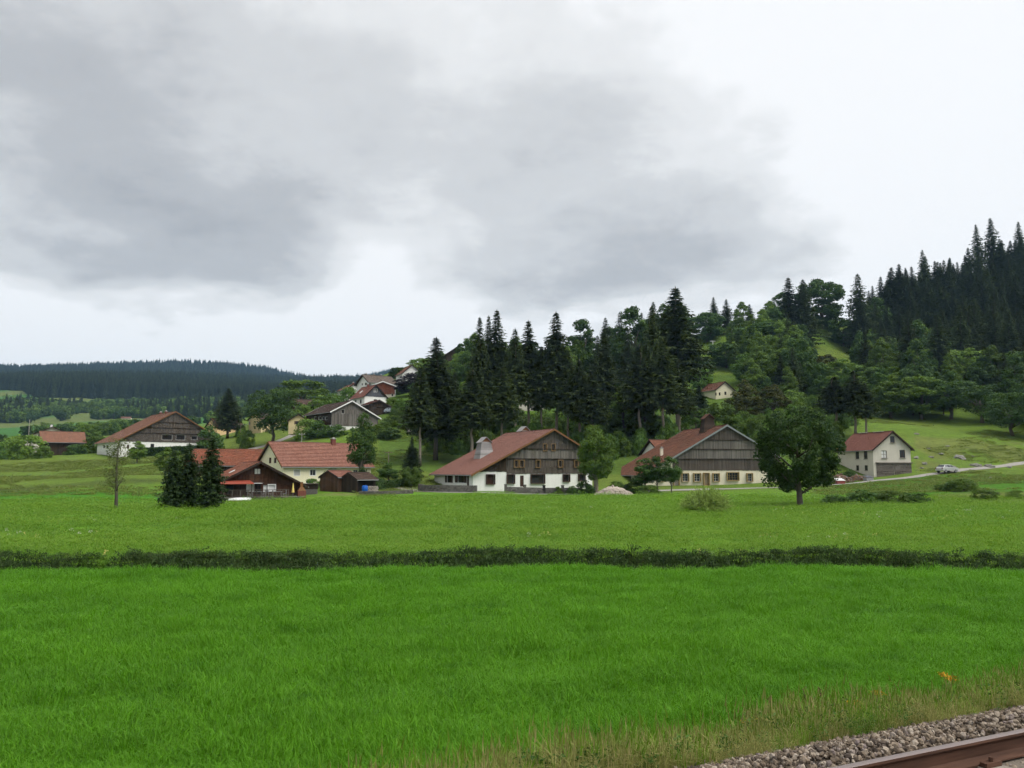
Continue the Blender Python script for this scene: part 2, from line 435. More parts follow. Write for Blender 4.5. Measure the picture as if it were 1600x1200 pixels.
def sstep(a, b, x):
    t = np.clip((x - a) / (b - a), 0, 1); return t * t * (3 - 2 * t)
TD = np.array([math.sin(R(65)), math.cos(R(65))])      # direction of the railway
ND = np.array([-TD[1], TD[0]])                           # away from the track, towards the village
def stream_y(X): return 31.3 + .6 * np.sin(X * .16 + .6) + .3 * np.sin(X * .43 + 2.) + .0012 * X * X * 0
def rail_z(n):
    return np.interp(n, [-14, -8, -5.2, 5.35, 6.35, 7.2, 9.0], [0, .9, 1.27, 1.27, .93, .55, 0])
def gz(X, Y):
    X = np.asarray(X, float); Y = np.asarray(Y, float); sh = X.shape
    x = X.ravel(); y = Y.ravel()
    r = np.maximum(np.hypot(x, y), .5); s = np.clip(np.arctan2(x, y), -1.15, 1.15); t = np.log(r)
    e = np.zeros_like(x)
    for i in range(0, len(x), 20000):
        sl = slice(i, i + 20000)
        e[sl] = _phi((s[sl, None] - _s[None]) ** 2 + (t[sl, None] - _t[None]) ** 2) @ _w
    z = e * r * sstep(62, 95, r)
    z *= sstep(-.1, .25, y / r)                         # flat land behind the camera
    bump = np.sin(x * .11 + 1.3 * np.sin(y * .07)) * np.sin(y * .13 + .9 * np.sin(x * .05))
    z += bump * .22 * sstep(80, 160, r)
    z += .05 * np.sin(x * .55 + np.sin(y * .4)) * np.sin(y * .37 + 1.) * sstep(8, 14, y)
    d = y - stream_y(x)
    z -= 1.45 * (1 - np.where(d < 0, sstep(1.2, 2.2, -d), sstep(2.3, 3.15, d))) * (np.abs(x) < 400)
    nr = x * ND[0] + y * ND[1]
    z = np.where(nr < 9.0, np.maximum(z, rail_z(nr)), z)
    return z.reshape(sh)
def gz1(x, y): return float(gz(np.array([x]), np.array([y]))[0])
def ground_at(px, Y):
    """ground point at depth Y in the photo column px"""
    z = 0.
    for _ in range(3):
        X = (px - 800) / F * (Y * CP + (z - CAMZ) * SP); z = gz1(X, Y)
    return Vector((X, Y, z))

def vnoise(x, y, seed=0):
    """cheap smooth value noise in 0..1"""
    def h(i, j):
        v = np.sin(i * 127.1 + j * 311.7 + seed * 74.7) * 43758.5453
        return v - np.floor(v)
    i = np.floor(x); j = np.floor(y); fx = x - i; fy = y - j
    fx = fx * fx * (3 - 2 * fx); fy = fy * fy * (3 - 2 * fy)
    return (h(i, j) * (1 - fx) + h(i + 1, j) * fx) * (1 - fy) + (h(i, j + 1) * (1 - fx) + h(i + 1, j + 1) * fx) * fy

GR_NEAR = (.060, .185, .009); GR_MID = (.100, .225, .018); GR_PAST = (.105, .150, .028); GR_DRY = (.15, .15, .055)
def ground_colour(X, Y, Z):
    r = np.hypot(X, Y); px = 800 + F * X / np.maximum(Y, 1)
    n1 = vnoise(X * .05, Y * .05, 1); n2 = vnoise(X * .016, Y * .016, 2); n3 = vnoise(X * .2, Y * .2, 3)
    c = np.tile(np.array(GR_NEAR), (len(X), 1))
    def blend(k, colr):
        nonlocal c
        k = np.clip(k, 0, 1)[:, None]; c = c * (1 - k) + np.array(colr) * k
    d = Y - stream_y(X)
    blend(sstep(2.6, 4, d), GR_MID)
    band = sstep(62, 75, Y + 6 * n1) * (1 - sstep(118, 130, Y))
    blend(band * .5, (.10, .19, .024))
    blend(sstep(.55, .75, n1) * sstep(40, 60, Y) * .4, (.10, .165, .028))
    # pastures on the slopes
    blend(sstep(120, 150, r) * .8, GR_PAST)
    blend(sstep(.45, .75, n1) * sstep(130, 160, r) * .5, (.115, .145, .032))
    blend(((px < 330) & (Y > 98) & (Y < 121)).astype(float) * .8, (.040, .155, .012))
    ledge = np.exp(-((Y - (121 + np.clip(px, -300, 300) * .045)) / 2.2) ** 2) * (px < 270)
    blend(ledge * .75, (.055, .065, .022))
    # right: rough bank with rocks, bright field under the road
    blend(((px > 1280) & (Y > 112) & (Y < 150)).astype(float) * .7, (.045, .150, .014))
    blend(sstep(150, 158, Y) * (px > 1430) * sstep(.35, .65, n3) * (Y < 185) * .5, (.14, .135, .05))
    blend((px > 1180) * np.exp(-((Y - 86 - 2 * n1) / 2.5) ** 2) * (px < 1330) * .8, (.15, .12, .055))
    blend((px > 1450) * sstep(.3, .7, n1) * (Y > 85) * (Y < 125) * .7, (.12, .125, .04))
    # dry, trodden ground by the spruces and the sheds
    blend(np.exp(-((px - 245) / 60) ** 2 - ((Y - 92) / 5) ** 2) * .8, (.20, .18, .085))
    blend(np.exp(-((px - 540) / 40) ** 2 - ((Y - 127) / 2.5) ** 2) * .6, (.17, .13, .07))
    # garden slope, woodland floor
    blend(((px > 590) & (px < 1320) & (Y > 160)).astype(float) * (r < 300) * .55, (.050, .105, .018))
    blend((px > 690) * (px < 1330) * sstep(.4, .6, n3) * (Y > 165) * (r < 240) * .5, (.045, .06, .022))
    # far valley
    far = sstep(480, 620, r)
    blend(far, (.050, .135, .030))
    blend(sstep(860, 950, r) * sstep(.25, .6, n2), (.115, .145, .045))
    blend(sstep(1500, 1900, r), (.020, .035, .020))
    # railway verge and ballast
    n = X * ND[0] + Y * ND[1]
    blend((1 - sstep(7.6, 9.0, n + .8 * n3)), (.15, .14, .055))
    blend((n < 6.5).astype(float), (.16, .135, .11))
    soil = (1 - np.where(d < 0, sstep(1.5, 2.1, -d), sstep(2.7, 3.2, d))) * (np.abs(X) < 400)
    blend(soil * .9, (.052, .045, .024))
    return c

def build_ground():
    az = np.concatenate([np.linspace(-180, -62, 40, endpoint=False), np.arange(-62, -42, .6), np.arange(-42, 42, .22), np.arange(42, 62, .6), np.linspace(62, 180, 41)])
    az = np.radians(az)
    rr = [0.0, 1.0, 2.0, 3.0]
    while rr[-1] < 4300:
        r = rr[-1]
        rr.append(r + (.3 if r < 12 else .22 if r < 42 else .8 if r < 110 else 1.3 if r < 260 else r * .013 if r < 1000 else r * .022))
    rr = np.array(rr)
    A, RR = np.meshgrid(az, rr)
    X = RR * np.sin(A); Y = RR * np.cos(A)
    Z = gz(X, Y)
    # the polar grid repeats its centre: harmless degenerate ring
    n, m = X.shape
    V = np.stack([X.ravel(), Y.ravel(), Z.ravel()], 1)
    i = np.arange(n * m).reshape(n, m)
    Q = np.stack([i[:-1, :-1].ravel(), i[:-1, 1:].ravel(), i[1:, 1:].ravel(), i[1:, :-1].ravel()], 1)
    t = NT('meadow_ground')
    at_ = t.n('ShaderNodeAttribute', attribute_name='Col')
    p = t.pos()
    n1 = t.noise(p, .7, 6, .65); n2 = t.noise(p, 6., 5, .7); n3 = t.noise(t.scale(p, (.25, .8, .8)), .22, 5, .6)
    k = t.math('MULTIPLY', t.rng(n1, .45, 1.5), t.rng(n2, .55, 1.4))
    k = t.math('MULTIPLY', k, t.rng(n3, .68, 1.3))
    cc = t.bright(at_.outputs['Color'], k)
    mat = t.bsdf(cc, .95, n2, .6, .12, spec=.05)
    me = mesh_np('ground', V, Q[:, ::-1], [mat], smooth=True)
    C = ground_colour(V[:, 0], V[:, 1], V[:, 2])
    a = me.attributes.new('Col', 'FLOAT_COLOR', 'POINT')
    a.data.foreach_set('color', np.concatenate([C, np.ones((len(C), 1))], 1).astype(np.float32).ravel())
    o = link('ground', me); tag(o, kind='structure')
    return o
build_ground()

def ribbon(name, path, width, mat, dz=.05, kind='structure', step=1.0):
    """strip laid on the terrain; path = list of (photo x, depth)"""
    P_ = [ground_at(px, Y) for px, Y in path]
    cs = []
    for a, b in zip(P_[:-1], P_[1:]):
        k = max(2, int((b - a).length / step))
        for i in range(k): cs.append(a.lerp(b, i / k))
    cs.append(P_[-1])
    xs = np.array([[c.x, c.y] for c in cs])
    for _ in range(4): xs[1:-1] = (xs[:-2] + xs[1:-1] * 2 + xs[2:]) / 4
    d = np.gradient(xs, axis=0); d /= np.linalg.norm(d, axis=1)[:, None]
    nn = np.stack([-d[:, 1], d[:, 0]], 1)
    k = 5
    offs = np.linspace(-.5, .5, k) * width
    V = []
    for j, o_ in enumerate(offs):
        w = 1 + .10 * np.sin(np.arange(len(xs)) * .7 + j)
        q = xs + nn * o_ * w[:, None]
        V.append(np.stack([q[:, 0], q[:, 1], gz(q[:, 0], q[:, 1]) + dz], 1))
    V = np.stack(V, 1); n = len(xs)
    i = np.arange(n * k).reshape(n, k)
    Q = np.stack([i[:-1, :-1].ravel(), i[:-1, 1:].ravel(), i[1:, 1:].ravel(), i[1:, :-1].ravel()], 1)
    me = mesh_np(name, V.reshape(-1, 3), Q[:, ::-1], [mat], smooth=True)
    if me.polygons[0].normal.z < 0: me.flip_normals()
    return tag(link(name, me), kind=kind)
ribbon('lane', [(1215, 139), (1262, 140), (1310, 143), (1370, 147.5), (1430, 150), (1490, 154), (1550, 160), (1640, 168)], 1.7, M['gravel_road'])
ribbon('farmyard_path', [(985, 139), (1040, 141), (1110, 144), (1180, 143), (1225, 139)], 2.4, M['gravel_road'])
ribbon('driveway', [(905, 133), (830, 132), (740, 131), (690, 132), (655, 136), (632, 142), (600, 150)], 2.3, M['gravel_road'])
ribbon('village_road', [(330, 205), (375, 218), (400, 228), (425, 236), (460, 244), (500, 250)], 4.2, M['gravel_road'])
# water of the stream
def stream_water():
    xs = np.linspace(-90, 90, 120)
    V = []; 
    for x in xs:
        y = float(stream_y(x)); V += [(x, y - 1.35, -1.28), (x, y + 2.45, -1.28)]
    i = np.arange(0, len(V) - 2, 2)
    Q = np.stack([i, i + 2, i + 3, i + 1], 1)
    t = NT('water'); mat = t.bsdf((.02, .025, .015), .06, t.noise(t.pos(), 3., 3, .6), .1, .02, spec=.5)
    tag(link('stream_water', mesh_np('stream_water', V, Q, [mat])), kind='structure')
stream_water()
# ---------------------------------------------------------------- buildings
def clip(poly, a, b, c):
    """keep the part of poly where a*u + b*z <= c"""
    out = []
    for i in range(len(poly)):
        p, q = poly[i], poly[(i + 1) % len(poly)]
        dp = a * p[0] + b * p[1] - c; dq = a * q[0] + b * q[1] - c
        if dp <= 0: out.append(p)
        if dp * dq < 0:
            t = dp / (dp - dq); out.append((p[0] + (q[0] - p[0]) * t, p[1] + (q[1] - p[1]) * t))
    return out
def area(poly):
    return abs(sum(poly[i][0] * poly[(i + 1) % len(poly)][1] - poly[(i + 1) % len(poly)][0] * poly[i][1] for i in range(len(poly)))) / 2
def cells(poly, xs, zs, ops):
    for x0, x1 in zip(xs[:-1], xs[1:]):
        for z0, z1 in zip(zs[:-1], zs[1:]):
            if x1 - x0 < 1e-4 or z1 - z0 < 1e-4: continue
            cx, cz = (x0 + x1) / 2, (z0 + z1) / 2
            if any(o[0] < cx < o[2] and o[1] < cz < o[3] for o in ops): continue
            c = clip(clip(clip(clip(poly, -1, 0, -x0), 1, 0, x1), 0, -1, -z0), 0, 1, z1)
            if len(c) >= 3 and area(c) > 1e-4: yield c, (x0, x1, z0, z1)

class Face:
    """one wall plane of a house: u along the wall, z up, d outwards"""
    def __init__(s, o, U, N, poly): s.o = Vector(o); s.U = Vector(U); s.N = Vector(N); s.poly = poly; s.ops = []
    def p(s, u, d, z): return s.o + s.U * u + s.N * d + Vector((0, 0, z))
    def box(s, mb, u0, u1, d0, d1, z0, z1, mi=0):
        mb.hexa([s.p(u0, d0, z0), s.p(u1, d0, z0), s.p(u1, d1, z0), s.p(u0, d1, z0), s.p(u0, d0, z1), s.p(u1, d0, z1), s.p(u1, d1, z1), s.p(u0, d1, z1)], mi)

class House:
    def __init__(s, name, label, loc, theta, a, b, L, el, er, top, roof, wall, cat='house', ov=.5, og=.5, group=None, course=.34, lift=.05, verge='trim_dark', back_roof=True, rfront=None, ridge_jit=.02):
        s.loc = Vector(loc); s.th = R(theta); s.a, s.b, s.L, s.el, s.er, s.top = a, b, L, el, er, top
        s.root = empty(name, loc, s.th); tag(s.root, label, cat, group)
        s.wallmat = M[wall]; B = -1.8
        gp = [(-a, B), (b, B), (b, er), (0, top), (-a, el)]
        gpb = [(-u, z) for u, z in gp][::-1]
        s.faces = {
            'front': Face((0, 0, 0), (1, 0, 0), (0, -1, 0), gp),
            'back': Face((0, L, 0), (-1, 0, 0), (0, 1, 0), gpb),
            'left': Face((-a, L, 0), (0, -1, 0), (-1, 0, 0), [(0, B), (L, B), (L, el), (0, el)]),
            'right': Face((b, 0, 0), (0, 1, 0), (1, 0, 0), [(0, B), (L, B), (L, er), (0, er)]),
        }
        s.clads = []; s.wins = []
        s.roofmat = M[roof]; s.ov, s.og, s.course, s.verge = ov, og, course, verge
        s.jit = ridge_jit; s.lift = lift
    def uz(s, face, px, py):
        """where the sight line through a photo pixel meets a wall plane"""
        f = s.faces[face]; c, sn = math.cos(s.th), math.sin(s.th)
        def l2w(v): return Vector((v.x * c - v.y * sn, v.x * sn + v.y * c, v.z))
        o = l2w(f.o) + s.loc; n = l2w(f.N); d = raydir(px, py); C0 = Vector((0, 0, CAMZ))
        t = (o - C0).dot(n) / d.dot(n); q = C0 + d * t - o
        return q.dot(l2w(f.U)), q.z
    def win(s, face, x0, y0, x1, y1, frame='frame_brown', pane='glass', nx=2, nz=3, surround=None, sill=None, kind='window', shut=None, minw=.5):
        ua, za = s.uz(face, x0, y1); ub, zb = s.uz(face, x1, y0)
        u0, u1 = min(ua, ub), max(ua, ub); z0, z1 = min(za, zb), max(za, zb)
        if u1 - u0 < minw: m = (u0 + u1) / 2; u0, u1 = m - minw / 2, m + minw / 2
        if z1 - z0 < .45: m = (z0 + z1) / 2; z0, z1 = m - .25, m + .25
        s.winu(face, u0, z0, u1, z1, frame, pane, nx, nz, surround, sill, kind, shut)
    def winu(s, face, u0, z0, u1, z1, frame='frame_brown', pane='glass', nx=2, nz=3, surround=None, sill=None, kind='window', shut=None):
        s.faces[face].ops.append((u0, z0, u1, z1)); s.wins.append((face, u0, z0, u1, z1, frame, pane, nx, nz, surround, sill, kind, shut))
    def clad(s, face, z0, z1, mat, bw=.24, off=.04, u0=-99, u1=99, horiz=False, name='cladding'):
        s.clads.append((face, z0, z1, mat, bw, off, u0, u1, horiz, name))
    def finish(s):
        rng = random.Random(int(abs(s.loc.x * 37 + s.loc.y * 11)) + 5)
        clad_off = {}
        for (face, z0, z1, mat, bw, off, ua, ub, horiz, nm) in s.clads: clad_off[face] = max(clad_off.get(face, 0), off + .035)
        mb = MB()
        for k, f in s.faces.items():
            us = [u for u, z in f.poly]; zs = [z for u, z in f.poly]
            xs = sorted(set([min(us), max(us)] + [min(max(v, min(us)), max(us)) for o in f.ops for v in (o[0], o[2])]))
            zz = sorted(set([min(zs), max(zs)] + [v for o in f.ops for v in (o[1], o[3])]))
            for c, _ in cells(f.poly, xs, zz, f.ops): mb.poly([f.p(u, 0, z) for u, z in c])
            for (u0, z0, u1, z1) in f.ops:      # reveals
                for A, B in (((u0, z0), (u1, z0)), ((u1, z0), (u1, z1)), ((u1, z1), (u0, z1)), ((u0, z1), (u0, z0))):
                    mb.poly([f.p(A[0], 0, A[1]), f.p(B[0], 0, B[1]), f.p(B[0], -.25, B[1]), f.p(A[0], -.25, A[1])])
        mb.build('wall', s.wallmat, s.root)
        for (face, z0, z1, mat, bw, off, ua, ub, horiz, nm) in s.clads:
            f = s.faces[face]; mb = MB()
            us = [u for u, z in f.poly]; lo, hi = max(min(us), ua), min(max(us), ub)
            ins = [(o[0] - .05, o[1] - .05, o[2] + .05, o[3] + .05) for o in f.ops]
            if horiz:
                nb = max(1, round((z1 - z0) / bw)); e = [z0 + (z1 - z0) * i / nb for i in range(nb + 1)]
                zz = sorted(set(e)); xs = [lo] + [lo + (hi - lo) * i / 3 for i in (1, 2)] + [hi]
            else:
                nb = max(1, round((hi - lo) / bw)); xs = [lo + (hi - lo) * i / nb for i in range(nb + 1)]; zz = [z0, z1]
                zz = sorted(set(zz + [v for o in ins for v in (o[1], o[3]) if z0 < v < z1]))
                xs = sorted(set(xs + [v for o in ins for v in (o[0], o[2]) if lo < v < hi]))
            for c, (x0, x1, q0, q1) in cells(f.poly, xs, zz, ins):
                j = rng.uniform(-.006, .012); g = .008
                cx = sum(p[0] for p in c) / len(c); cz = sum(p[1] for p in c) / len(c)
                c = [(u + (g if u < cx else -g) * (not horiz), z + (g if z < cz else -g) * horiz) for u, z in c]
                zj = 0 if horiz or q0 > z0 + .01 else rng.uniform(-.05, .03)
                if zj: c = [(u, z + zj if z < z0 + .01 else z) for u, z in c]
                d1 = off + .028 + j
                front = [f.p(u, d1, z) for u, z in c]; bk = [f.p(u, off - .015, z) for u, z in c]
                mb.poly(front); n = len(c)
                for i in range(n): mb.poly([bk[i], bk[(i + 1) % n], front[(i + 1) % n], front[i]])
            if mb.v: mb.build(nm, M[mat], s.root)
            if off > .1 and not horiz:      # dark strip added for the shadow line under each lapping tier of boards
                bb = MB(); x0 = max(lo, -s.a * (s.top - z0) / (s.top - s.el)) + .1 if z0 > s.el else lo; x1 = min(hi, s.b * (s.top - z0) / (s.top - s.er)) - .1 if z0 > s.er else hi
                f.box(bb, x0, x1, off - .05, off + .07, z0 - .13, z0 - .03); bb.build('shadow_line_strip', M['trim_dark'], s.root)
        for (face, u0, z0, u1, z1, frame, pane, nx, nz, surround, sill, kind, shut) in s.wins:
            f = s.faces[face]; mb = MB(); d = -.10; t = .055
            if kind == 'window':
                f.box(mb, u0, u0 + t, d - .05, d + .02, z0, z1); f.box(mb, u1 - t, u1, d - .05, d + .02, z0, z1)
                f.box(mb, u0 + t, u1 - t, d - .05, d + .02, z0, z0 + t); f.box(mb, u0 + t, u1 - t, d - .05, d + .02, z1 - t, z1)
                w = (u1 - u0 - 2 * t); h = (z1 - z0 - 2 * t)
                for i in range(1, nx): x = u0 + t + w * i / nx; f.box(mb, x - .022, x + .022, d - .045, d + .012, z0 + t, z1 - t)
                for i in range(1, nz): z = z0 + t + h * i / nz; f.box(mb, u0 + t, u1 - t, d - .04, d + .004, z - .016, z + .016)
                wo = mb.build('window', M[frame], s.root)
                pb = MB(); pb.poly([f.p(u0 + .02, d - .03, z0 + .02), f.p(u1 - .02, d - .03, z0 + .02), f.p(u1 - .02, d - .03, z1 - .02), f.p(u0 + .02, d - .03, z1 - .02)])
                pb.build('pane', M[pane], wo)
            else:     # door, closed shutter or gate of upright boards
                n = max(2, round((u1 - u0) / .22))
                for i in range(n):
                    x = u0 + (u1 - u0) * i / n; f.box(mb, x + .006, x + (u1 - u0) / n - .006, d - .05, d + rng.uniform(0, .012), z0, z1)
                if kind == 'door':
                    for z in (z0 + .3, z1 - .35): f.box(mb, u0 + .03, u1 - .03, d + .013, d + .035, z - .06, z + .06)
                wo = mb.build(kind, M[frame], s.root)
                if kind == 'door':
                    hb = MB(); f.box(hb, u1 - .16, u1 - .1, d + .03, d + .08, (z0 + z1) / 2 - .07, (z0 + z1) / 2 + .05); hb.build('handle', M['metal_grey'], wo)
            co = clad_off.get(face, 0)
            if surround:
                sb = MB(); w = .11; q = .02 + co
                f.box(sb, u0 - w, u0, -.01, q, z0 - w, z1 + w); f.box(sb, u1, u1 + w, -.01, q, z0 - w, z1 + w)
                f.box(sb, u0, u1, -.01, q, z1, z1 + w); f.box(sb, u0, u1, -.01, q, z0 - w, z0)
                sb.build('surround', M[surround], wo)
            if sill:
                sb = MB(); f.box(sb, u0 - .08, u1 + .08, -.05, .09 + co, z0 - .1, z0 - .02); sb.build('sill', M[sill], wo)
            if shut:
                w = (u1 - u0) * .5
                for x in (u0 - w - .02, u1 + .02):
                    sb = MB(); f.box(sb, x, x + w, .01 + co, .045 + co, z0, z1); sb.build('shutter', M[shut], wo)
        # roof slopes with stepped tile courses
        sl = (s.top - s.el) / s.a; sr = (s.top - s.er) / s.b
        y0, y1 = -s.og, s.L + s.og; T = .16
        s.slope('roof', [(0, y0, s.top + T), (0, y1, s.top + T)], [(-s.a - s.ov, y0, s.el - s.ov * sl + T), (-s.a - s.ov, y1, s.el - s.ov * sl + T)], rng)
        s.slope('roof', [(0, y1, s.top + T), (0, y0, s.top + T)], [(s.b + s.ov, y1, s.er - s.ov * sr + T), (s.b + s.ov, y0, s.er - s.ov * sr + T)], rng)
        rb = MB(); n = max(2, int((y1 - y0) / .42))
        for i in range(n):
            ya = y0 + (y1 - y0) * i / n; yb = y0 + (y1 - y0) * (i + 1) / n; z = s.top + T + rng.uniform(0, .015)
            rb.hexa([(-.2, ya, z - .10), (.2, ya, z - .10), (.17, yb, z - .10), (-.17, yb, z - .10), (-.09, ya, z + .09), (.09, ya, z + .09), (.07, yb, z + .07), (-.07, yb, z + .07)])
        rb.build('ridge_tiles', s.roofmat, s.root)
        for y, yy in ((y0, y0 - .05), (y1, y1 + .05)):        # verge boards
            for e, ez, k in ((-s.a - s.ov, s.el - s.ov * sl, -1), (s.b + s.ov, s.er - s.ov * sr, 1)):
                vb = MB(); yl, yh = min(y, yy), max(y, yy)
                tz, bz = T + .05, -.12
                p = [(0, s.top), (e, ez)]
                vb.hexa([(p[0][0], yl, p[0][1] + bz), (p[0][0], yh, p[0][1] + bz), (p[1][0], yh, p[1][1] + bz), (p[1][0], yl, p[1][1] + bz),
                         (p[0][0], yl, p[0][1] + tz), (p[0][0], yh, p[0][1] + tz), (p[1][0], yh, p[1][1] + tz), (p[1][0], yl, p[1][1] + tz)])
                vb.build('verge_board', M[s.verge], s.root)
        for e, ez in ((-s.a - s.ov, s.el - s.ov * sl), (s.b + s.ov, s.er - s.ov * sr)):   # gutters
            k = -1 if e < 0 else 1
            gb = MB(); gb.tube([(e + k * .06, y0, ez + .04), (e + k * .06, y1, ez + .04)], .065, 6); gb.build('gutter', M['metal_grey'], s.root)
        return s
    def slope(s, name, ridge, eave, rng):
        r0, r1 = Vector(ridge[0]), Vector(ridge[1]); e0, e1 = Vector(eave[0]), Vector(eave[1])
        ln = (e0 - r0).length; wid = (r1 - r0).length
        nc = max(3, round(ln / s.course)); nw = max(2, int(wid / 1.1))
        up = (r1 - r0).cross(e0 - r0).normalized()
        if up.z < 0: up = -up
        sag = [[rng.uniform(-1, 1) * s.jit for _ in range(nw + 1)] for _ in range(nc + 1)]
        def bil(i, k):
            a = r0.lerp(r1, k / nw); b = e0.lerp(e1, k / nw); return a.lerp(b, i / nc) + up * sag[i][k]
        V = []; Fc = []; UV = []
        def q(p, uvs): 
            i = len(V); V.extend(p); Fc.append((i, i + 1, i + 2, i + 3)); UV.extend(uvs)
        lift = up * s.lift
        for i in range(nc):
            for k in range(nw):
                a, b, c, d = bil(i, k), bil(i, k + 1), bil(i + 1, k + 1) + lift, bil(i + 1, k) + lift
                u0, u1 = wid * k / nw, wid * (k + 1) / nw; v0, v1 = ln * i / nc, ln * (i + 1) / nc
                q((a, b, c, d), ((u0, -v0), (u1, -v0), (u1, -v1), (u0, -v1)))
                q((d, c, bil(i + 1, k + 1) - up * .01, bil(i + 1, k) - up * .01), ((u0, -v1), (u1, -v1), (u1, -v1), (u0, -v1)))
        dn = Vector((0, 0, -.13))
        q((r0 + dn, e0 + dn, e1 + dn, r1 + dn), ((0, 0),) * 4)
        q((r0, r0 + dn, e0 + dn, e0), ((0, 0),) * 4); q((r1, e1, e1 + dn, r1 + dn), ((0, 0),) * 4); q((e0, e0 + dn, e1 + dn, e1), ((0, 0),) * 4)
        me = bpy.data.meshes.new(name); me.from_pydata([tuple(v) for v in V], [], Fc)
        me.materials.append(s.roofmat); me.materials.append(M['trim_dark'])
        mi = [0] * len(Fc); mi[-4] = 1; me.polygons.foreach_set('material_index', mi)
        uvl = me.uv_layers.new(name='UVMap'); uvl.data.foreach_set('uv', [x for t_ in UV for x in t_])
        me.update()
        return link(name, me, s.root)
    def roof_z(s, x):
        return s.top + .16 + (x * (s.top - s.el) / s.a if x < 0 else -x * (s.top - s.er) / s.b)
    def chimney(s, x, y, w, h, mat='brick_red', cap='concrete', name='chimney'):
        z = s.roof_z(x); mb = MB(); mb.box(x - w / 2, x + w / 2, y - w / 2, y + w / 2, z - .8, z + h)
        o = mb.build(name, M[mat], s.root)
        cb = MB(); cb.box(x - w / 2 - .08, x + w / 2 + .08, y - w / 2 - .08, y + w / 2 + .08, z + h, z + h + .1)
        cb.box(x - w * .25, x + w * .25, y - w * .25, y + w * .25, z + h + .1, z + h + .35); cb.build('chimney_cap', M[cap], o)
    def tuye(s, x, y, w, wt, h, mat, roofmat, ridge_y=True):
        """tall tapering boarded chimney of a Jura farm with a little saddle roof"""
        z = s.roof_z(x) - 1.2; H = h + 1.2; mb = MB(); a, b = w / 2, wt / 2
        n = max(4, int(H / .28))
        for i in range(n):          # courses of shingles, each lapping over the one below
            f0, f1 = i / n, (i + 1) / n
            r0 = a + (b - a) * f0 + .03; r1 = a + (b - a) * f1; z0 = z + H * f0 - .02; z1 = z + H * f1
            mb.hexa([(x - r0, y - r0, z0), (x + r0, y - r0, z0), (x + r0, y + r0, z0), (x - r0, y + r0, z0), (x - r1, y - r1, z1), (x + r1, y - r1, z1), (x + r1, y + r1, z1), (x - r1, y + r1, z1)])
        o = mb.build('chimney', M[mat], s.root)
        gz_ = z + H; gb = MB(); e = b + .01
        gb.v += [(x - e, y - e, gz_), (x + e, y - e, gz_), (x, y - e, gz_ + .75 * wt * .6), (x - e, y + e, gz_), (x + e, y + e, gz_), (x, y + e, gz_ + .75 * wt * .6)]
        gb.f += [(0, 1, 2), (4, 3, 5), (0, 2, 5, 3), (1, 4, 5, 2), (0, 3, 4, 1)]; gb.m += [0] * 5; gb.build('chimney_gable', M['trim_brown'] if mat == 'shingle' else M[mat], o)
        cb = MB(); hh = .75 * wt * .6; t = .05; E = b + .25
        dz = hh * E / b
        for k in (-1, 1):
            cb.hexa([(x, y - E, gz_ + hh + .02), (x, y + E, gz_ + hh + .02), (x + k * E, y + E, gz_ + hh - dz + .02), (x + k * E, y - E, gz_ + hh - dz + .02),
                     (x, y - E, gz_ + hh + .1), (x, y + E, gz_ + hh + .1), (x + k * E, y + E, gz_ + hh - dz + .1), (x + k * E, y - E, gz_ + hh - dz + .1)])
        cb.build('chimney_roof', M[roofmat], o)

# --- 1 white farmhouse in the middle
def white_farmhouse():
    p = at(863, 768, 141); zb = p.z
    top = at(863, 672, 141).z - zb
    h = House('farmhouse', 'white farmhouse with long red tiled roof and weathered grey board gable', p, 26, 14.6, 7.9, 17.5, 3.05, 6.2, top, 'red_tiles', 'white_plaster', ov=.7, og=.9, verge='trim_brown')
    for x0, y0, x1, y1 in ((803, 719.5, 809, 729.6), (811.5, 719.5, 818, 729.6), (837, 719.5, 843, 730), (872, 719.5, 878, 729.6), (897, 719.5, 902, 729.6), (906, 719.5, 911.5, 729.6), (848, 694, 853, 704), (861, 694, 866, 704)):
        h.win('front', x0, y0, x1, y1, 'frame_tan', nx=2, nz=3, surround='frame_tan')
    for x0, x1, y0, y1, nx in ((792.5, 803, 742, 755, 3), (829.6, 850, 742, 755, 6), (880, 889, 742, 752, 2), (904, 913, 741.5, 751, 2)):
        h.win('front', x0, y0, x1, y1, 'frame_brown', nx=nx, nz=3, surround='frame_brown')
    h.win('front', 760, 742, 772, 756, 'shutter_brown', kind='shutter', surround='frame_brown')
    h.win('front', 812.5, 743, 818.5, 760.5, 'frame_brown', kind='door')
    h.win('left', 715.5, 743, 724.5, 754, 'frame_brown', nx=2, nz=3, shut='shutter_brown')
    h.win('left', 698.5, 743, 704.5, 754, 'frame_brown', nx=2, nz=3, shut='shutter_brown')
    h.win('left', 729, 743, 733, 760, 'frame_brown', kind='door')
    w = 8.6
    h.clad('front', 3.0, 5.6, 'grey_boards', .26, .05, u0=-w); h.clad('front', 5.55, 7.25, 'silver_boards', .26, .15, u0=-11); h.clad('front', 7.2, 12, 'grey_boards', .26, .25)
    h.clad('front', 3.35, 5.6, 'dark_boards', .26, .03, u1=-w - .02)
    h.finish()
    h.tuye(-8.6, 9.0, 3.0, 1.7, 2.3, 'shingle', 'shingle'); h.tuye(.9, 12.5, 2.0, 1.6, .75, 'shingle', 'shingle')
    sb = MB(); 
    for i in range(-3, 1): sb.box(i * 2.3 - 5, i * 2.3 - 4.94, -.02, .0, 0, .01)
    return h
white_farmhouse()

